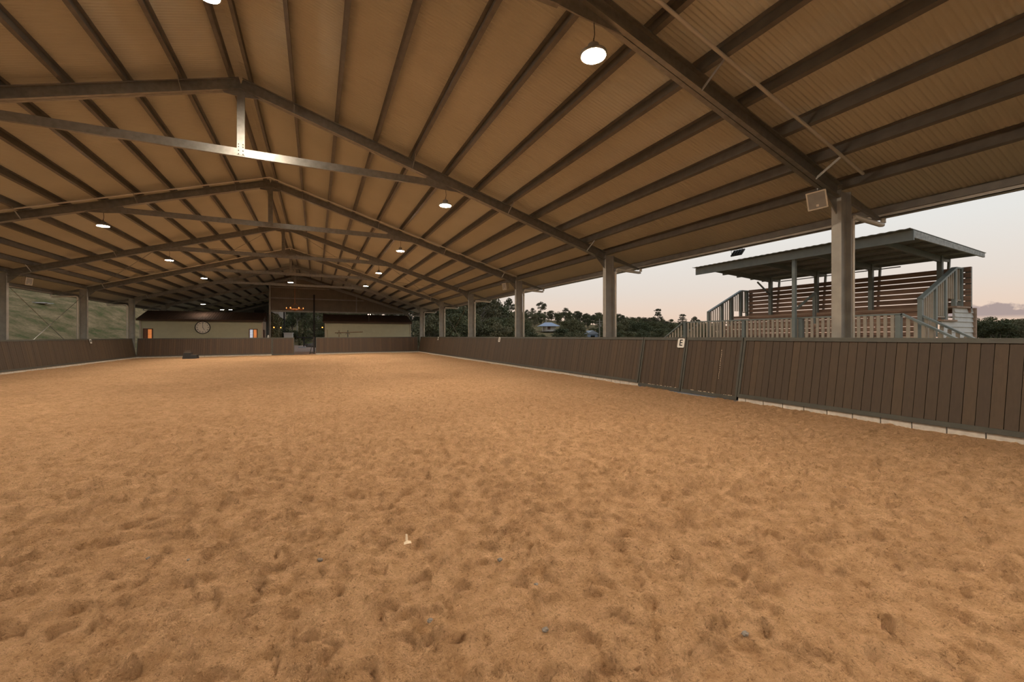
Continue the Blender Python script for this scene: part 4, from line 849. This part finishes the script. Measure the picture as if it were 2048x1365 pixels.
part(MB().tube([(p.x, p.y, p.z-.5), (p.x, p.y, ztop)], .14, 8), 'pole', barkp, t); part(MB().bar((p.x-.9, p.y+.4, ztop-.8), (p.x+.9, p.y-.4, ztop-.8), .12, .12).bar((p.x-.9, p.y+.4, ztop-1.4), (p.x+.9, p.y-.4, ztop-1.4), .12, .12), 'cross_arm', barkp, t); part(MB().lathe([(.25, 0), (.3, .1), (.3, .7), (.2, .8)], (p.x+.25, p.y-.1, ztop-2.6), 10), 'transformer', galv, t)

# ---------------------------------------------------------------- trees
def tree_proto(seed, style):
    """unit tree ~1 m tall (scaled on placing); returns (wood mesh, foliage mesh)"""
    r = random.Random(seed); tr = MB(); fo = MB(); cl = []
    if style == 'gum':
        pts = [Vector((0, 0, -.03))]; 
        for k in range(1, 6): pts.append(Vector((r.uniform(-.02, .02)*k, r.uniform(-.02, .02)*k, .14*k)))
        tr.tube(pts, [.022-.003*k for k in range(6)], 7)
        for k in range(11):
            z0 = r.uniform(.38, .7); a = r.uniform(0, 6.28); L_ = r.uniform(.14, .30); e = Vector((math.cos(a)*L_, math.sin(a)*L_, z0+L_*r.uniform(.5, 1.0)))
            tr.tube([Vector((0, 0, z0)), (Vector((0, 0, z0))+e)/2+Vector((0, 0, .0)), e], [.011, .007, .003], 5); cl.append((e.x, e.y, e.z, .12, .12, .075))
        cl += [(r.uniform(-.12, .12), r.uniform(-.12, .12), r.uniform(.78, .95), .12, .12, .07) for _ in range(5)]
        mesh_leaves(fo, cl, 120, .024, seed)
    elif style == 'bush':
        tr.tube([(0, 0, -.03), (.01, 0, .25), (.0, .01, .5)], [.035, .022, .01], 7)
        for k in range(7): a = k*.9; tr.tube([(0, 0, .12), (math.cos(a)*.18, math.sin(a)*.18, .45)], [.014, .005], 5)
        for _ in range(26):
            a = r.uniform(0, 6.28); q = r.uniform(0, .34); z = r.uniform(.18, .88); q *= math.sqrt(max(.08, 1-((z-.42)/.52)**2)); cl.append((math.cos(a)*q, math.sin(a)*q, z, .13, .13, .105))
        mesh_leaves(fo, cl, 95, .026, seed)
    elif style == 'pine':
        tr.tube([(0, 0, -.03), (0, 0, .5), (0, 0, .98)], [.02, .014, .004], 7)
        for k in range(11):
            z = .34+k*.057+r.uniform(-.02, .02); L_ = (.25*(1-(k/11)**2.2)+.03)*r.uniform(.55, 1.15)
            for q in range(5):
                a = q*1.257+k*.8+r.uniform(-.3, .3); L_ *= r.uniform(.8, 1.2); tr.tube([(0, 0, z), (math.cos(a)*L_, math.sin(a)*L_, z+.02)], [.006, .002], 4); cl.append((math.cos(a)*L_*.75, math.sin(a)*L_*.85, z+.03, .055, .055, .03))
        mesh_leaves(fo, cl, 28, .02, seed)
    me = []
    for mb, nm, m in ((tr, 'trunk', barkp if style == 'gum' else bark), (fo, 'foliage', {'gum': leafA, 'bush': leafB, 'pine': leafC}[style])):
        q = bpy.data.meshes.new(nm); q.from_pydata(mb.v, [], mb.f); q.materials.append(m); me.append(q)
    return me
PRO = {('gum', k): tree_proto(100+k, 'gum') for k in range(3)}; PRO.update({('bush', k): tree_proto(200+k, 'bush') for k in range(4)}); PRO[('pine', 0)] = tree_proto(300, 'pine')
PLACED = []
def tree(u_, vtop, d, style, k, wide=1.0, label='', group='', keep=False):
    for q in range(14):
        p = at_ground(u_, d); h = max(.6, H+(V0-vtop)*d/FPX-p.z); rr = h*wide*(.33 if style == 'gum' else .42)
        if keep or all((p.x-x)**2+(p.y-y)**2 > (.45*(rr+r2))**2 for x, y, r2 in PLACED): break
        d *= 1.03; u_ += R_.uniform(-3, 3)
    else: return None
    PLACED.append((p.x, p.y, rr))
    t = thing('tree' if style != 'shrub' else 'shrub', label, 'tree', p, group)
    t.scale = (h*wide, h*wide, h); t.rotation_euler = (0, 0, random.uniform(0, 6.28))
    for me in PRO[(style, k)]:
        o = bpy.data.objects.new(me.name, me); COL.objects.link(o); o.parent = t
    return t
R_ = random.Random(11)
# (1) near screen of bush trees between the far right pillars
gl1 = 'dense olive bush tree seen between the far right pillars'; g1 = 'bush trees between the far right pillars'
for k in range(26):
    u_ = 842+k*7.6+R_.uniform(-3, 3); d = R_.uniform(62, 100)
    vt = 590+R_.uniform(-8, 12) if u_ < 975 else 600+(u_-975)*.55+R_.uniform(-6, 10)
    tree(u_, vt, d, R_.choice(['bush', 'bush', 'gum']), R_.randrange(3), R_.uniform(.8, 1.15), gl1, g1)
for k in range(16): tree(846+k*12.5+R_.uniform(-3, 3), 628+R_.uniform(-6, 12)+max(0, (846+k*12.5-960)*.25), R_.uniform(52, 60), 'bush', R_.randrange(4), 1.25, gl1, g1)
# (2) named skyline trees
for u_, vt, d, st, k, w, lb in ((988, 600, 110, 'gum', 0, .55, 'small thin skyline tree at the end of the eave'), (1020, 598, 150, 'gum', 1, .7, 'tall gum tree left of the third pillar'), (1081, 604, 265, 'gum', 2, .95, 'tall round-crowned gum tree alone on the skyline above the house'),
        (1066, 616, 262, 'gum', 0, .8, 'leaning gum tree just left of the tall skyline gum'), (1316, 616, 190, 'pine', 0, .9, 'tall pine rising from the treeline'), (1365, 627, 180, 'pine', 0, 1.0, 'broad pine just left of the grandstand stair'), (1391, 634, 170, 'gum', 1, .9, 'rounded gum just left of the grandstand balustrade'), (1133, 616, 255, 'gum', 1, .9, 'open-crowned gum on the middle of the skyline')):
    tree(u_, vt, d, st, k, w, lb, 'skyline trees')
# (3) skyline belt
def sky_v(u_):
    P_ = [(850, 600), (960, 600), (1048, 620), (1100, 622), (1150, 622), (1210, 626), (1260, 630), (1330, 638), (1420, 644), (1500, 640), (1930, 636), (2060, 636)]
    for (a, va), (b, vb) in zip(P_, P_[1:]):
        if a <= u_ <= b: return va+(vb-va)*(u_-a)/(b-a)
    return 636
gl2 = 'gum tree in the dark belt along the skyline left of the grandstand'; g2 = 'gum trees along the skyline'
for k in range(110):
    u_ = 1040+k*3.7+R_.uniform(-3, 3); d = R_.uniform(205, 270); tree(u_, sky_v(u_)+R_.uniform(-2, 7), d, R_.choice(['gum', 'bush', 'bush', 'bush']), R_.randrange(3), R_.uniform(.75, 1.15), gl2, g2)
# (4) middle distance
gl3 = 'dark bushy tree on the slope below the skyline'; g3 = 'bushy trees on the slope below the skyline'
for k in range(62):
    u_ = 1042+k*6.2+R_.uniform(-3, 3); d = R_.uniform(120, 178)
    if 1062 < u_ < 1124 : continue
    if 1165 < u_ < 1205: vt = 655; d = 175
    else: vt = max(sky_v(u_)+6, 640+R_.uniform(-8, 8))
    tree(u_, vt, d, 'bush', R_.randrange(4), R_.uniform(.85, 1.2), gl3, g3)
gl4 = 'low olive shrub just above the right kickboards'; g4 = 'low shrubs above the right kickboards'
for k in range(40):
    u_ = 1036+k*9.7+R_.uniform(-3, 3)
    if 1165 < u_ < 1222 or 1070 < u_ < 1122: continue
    tree(u_, 662+R_.uniform(-7, 3), R_.uniform(85, 118), 'bush', R_.randrange(4), R_.uniform(1.1, 1.6), gl4, g4)
tree(1152, 633, 140, 'bush', 1, 1.0, 'big rounded olive tree between the house and the garage', 'bushy trees by the house'); tree(1130, 640, 138, 'bush', 2, .95, 'rounded olive tree right beside the house', 'bushy trees by the house'); tree(1086, 667, 135, 'bush', 3, 1.5, 'dark shrub in front of the house', 'bushy trees by the house'); tree(1056, 642, 165, 'bush', 0, 1.0, 'dark tree at the left end of the house', 'bushy trees by the house')
# (5) right of the grandstand
for k in range(22):
    u_ = 1925+k*7.5; tree(u_, 637+R_.uniform(-5, 8), R_.uniform(95, 150), R_.choice(['gum', 'bush', 'bush']), R_.randrange(3), R_.uniform(.9, 1.25), 'dark tree in the belt right of the grandstand', 'trees right of the grandstand')
# (6) garden slope seen through the gateway
for k in range(24):
    u_ = 560+(k % 12)*8.2+R_.uniform(-2, 2); d = R_.uniform(66, 80)+(k//12)*12; tree(u_, R_.uniform(600, 640)+(k//12)*-8, d, R_.choice(['bush', 'bush', 'gum']), R_.randrange(3), R_.uniform(.55, .85), 'dark garden tree on the bank seen through the gateway', 'garden trees through the gateway')
for k in range(16): tree(655+k*13, R_.uniform(600, 612), R_.uniform(66, 92), ['bush', 'gum'][k % 2], k % 3, .9, 'dark tree crown glimpsed between the right shed roof and the gable', 'trees behind the right shed')
for k in range(10): tree(574+k*8, R_.uniform(655, 668), R_.uniform(59.5, 62), 'bush', k % 4, R_.uniform(1.0, 1.5), 'low shrub behind the drive fence', 'low shrubs behind the drive fence')
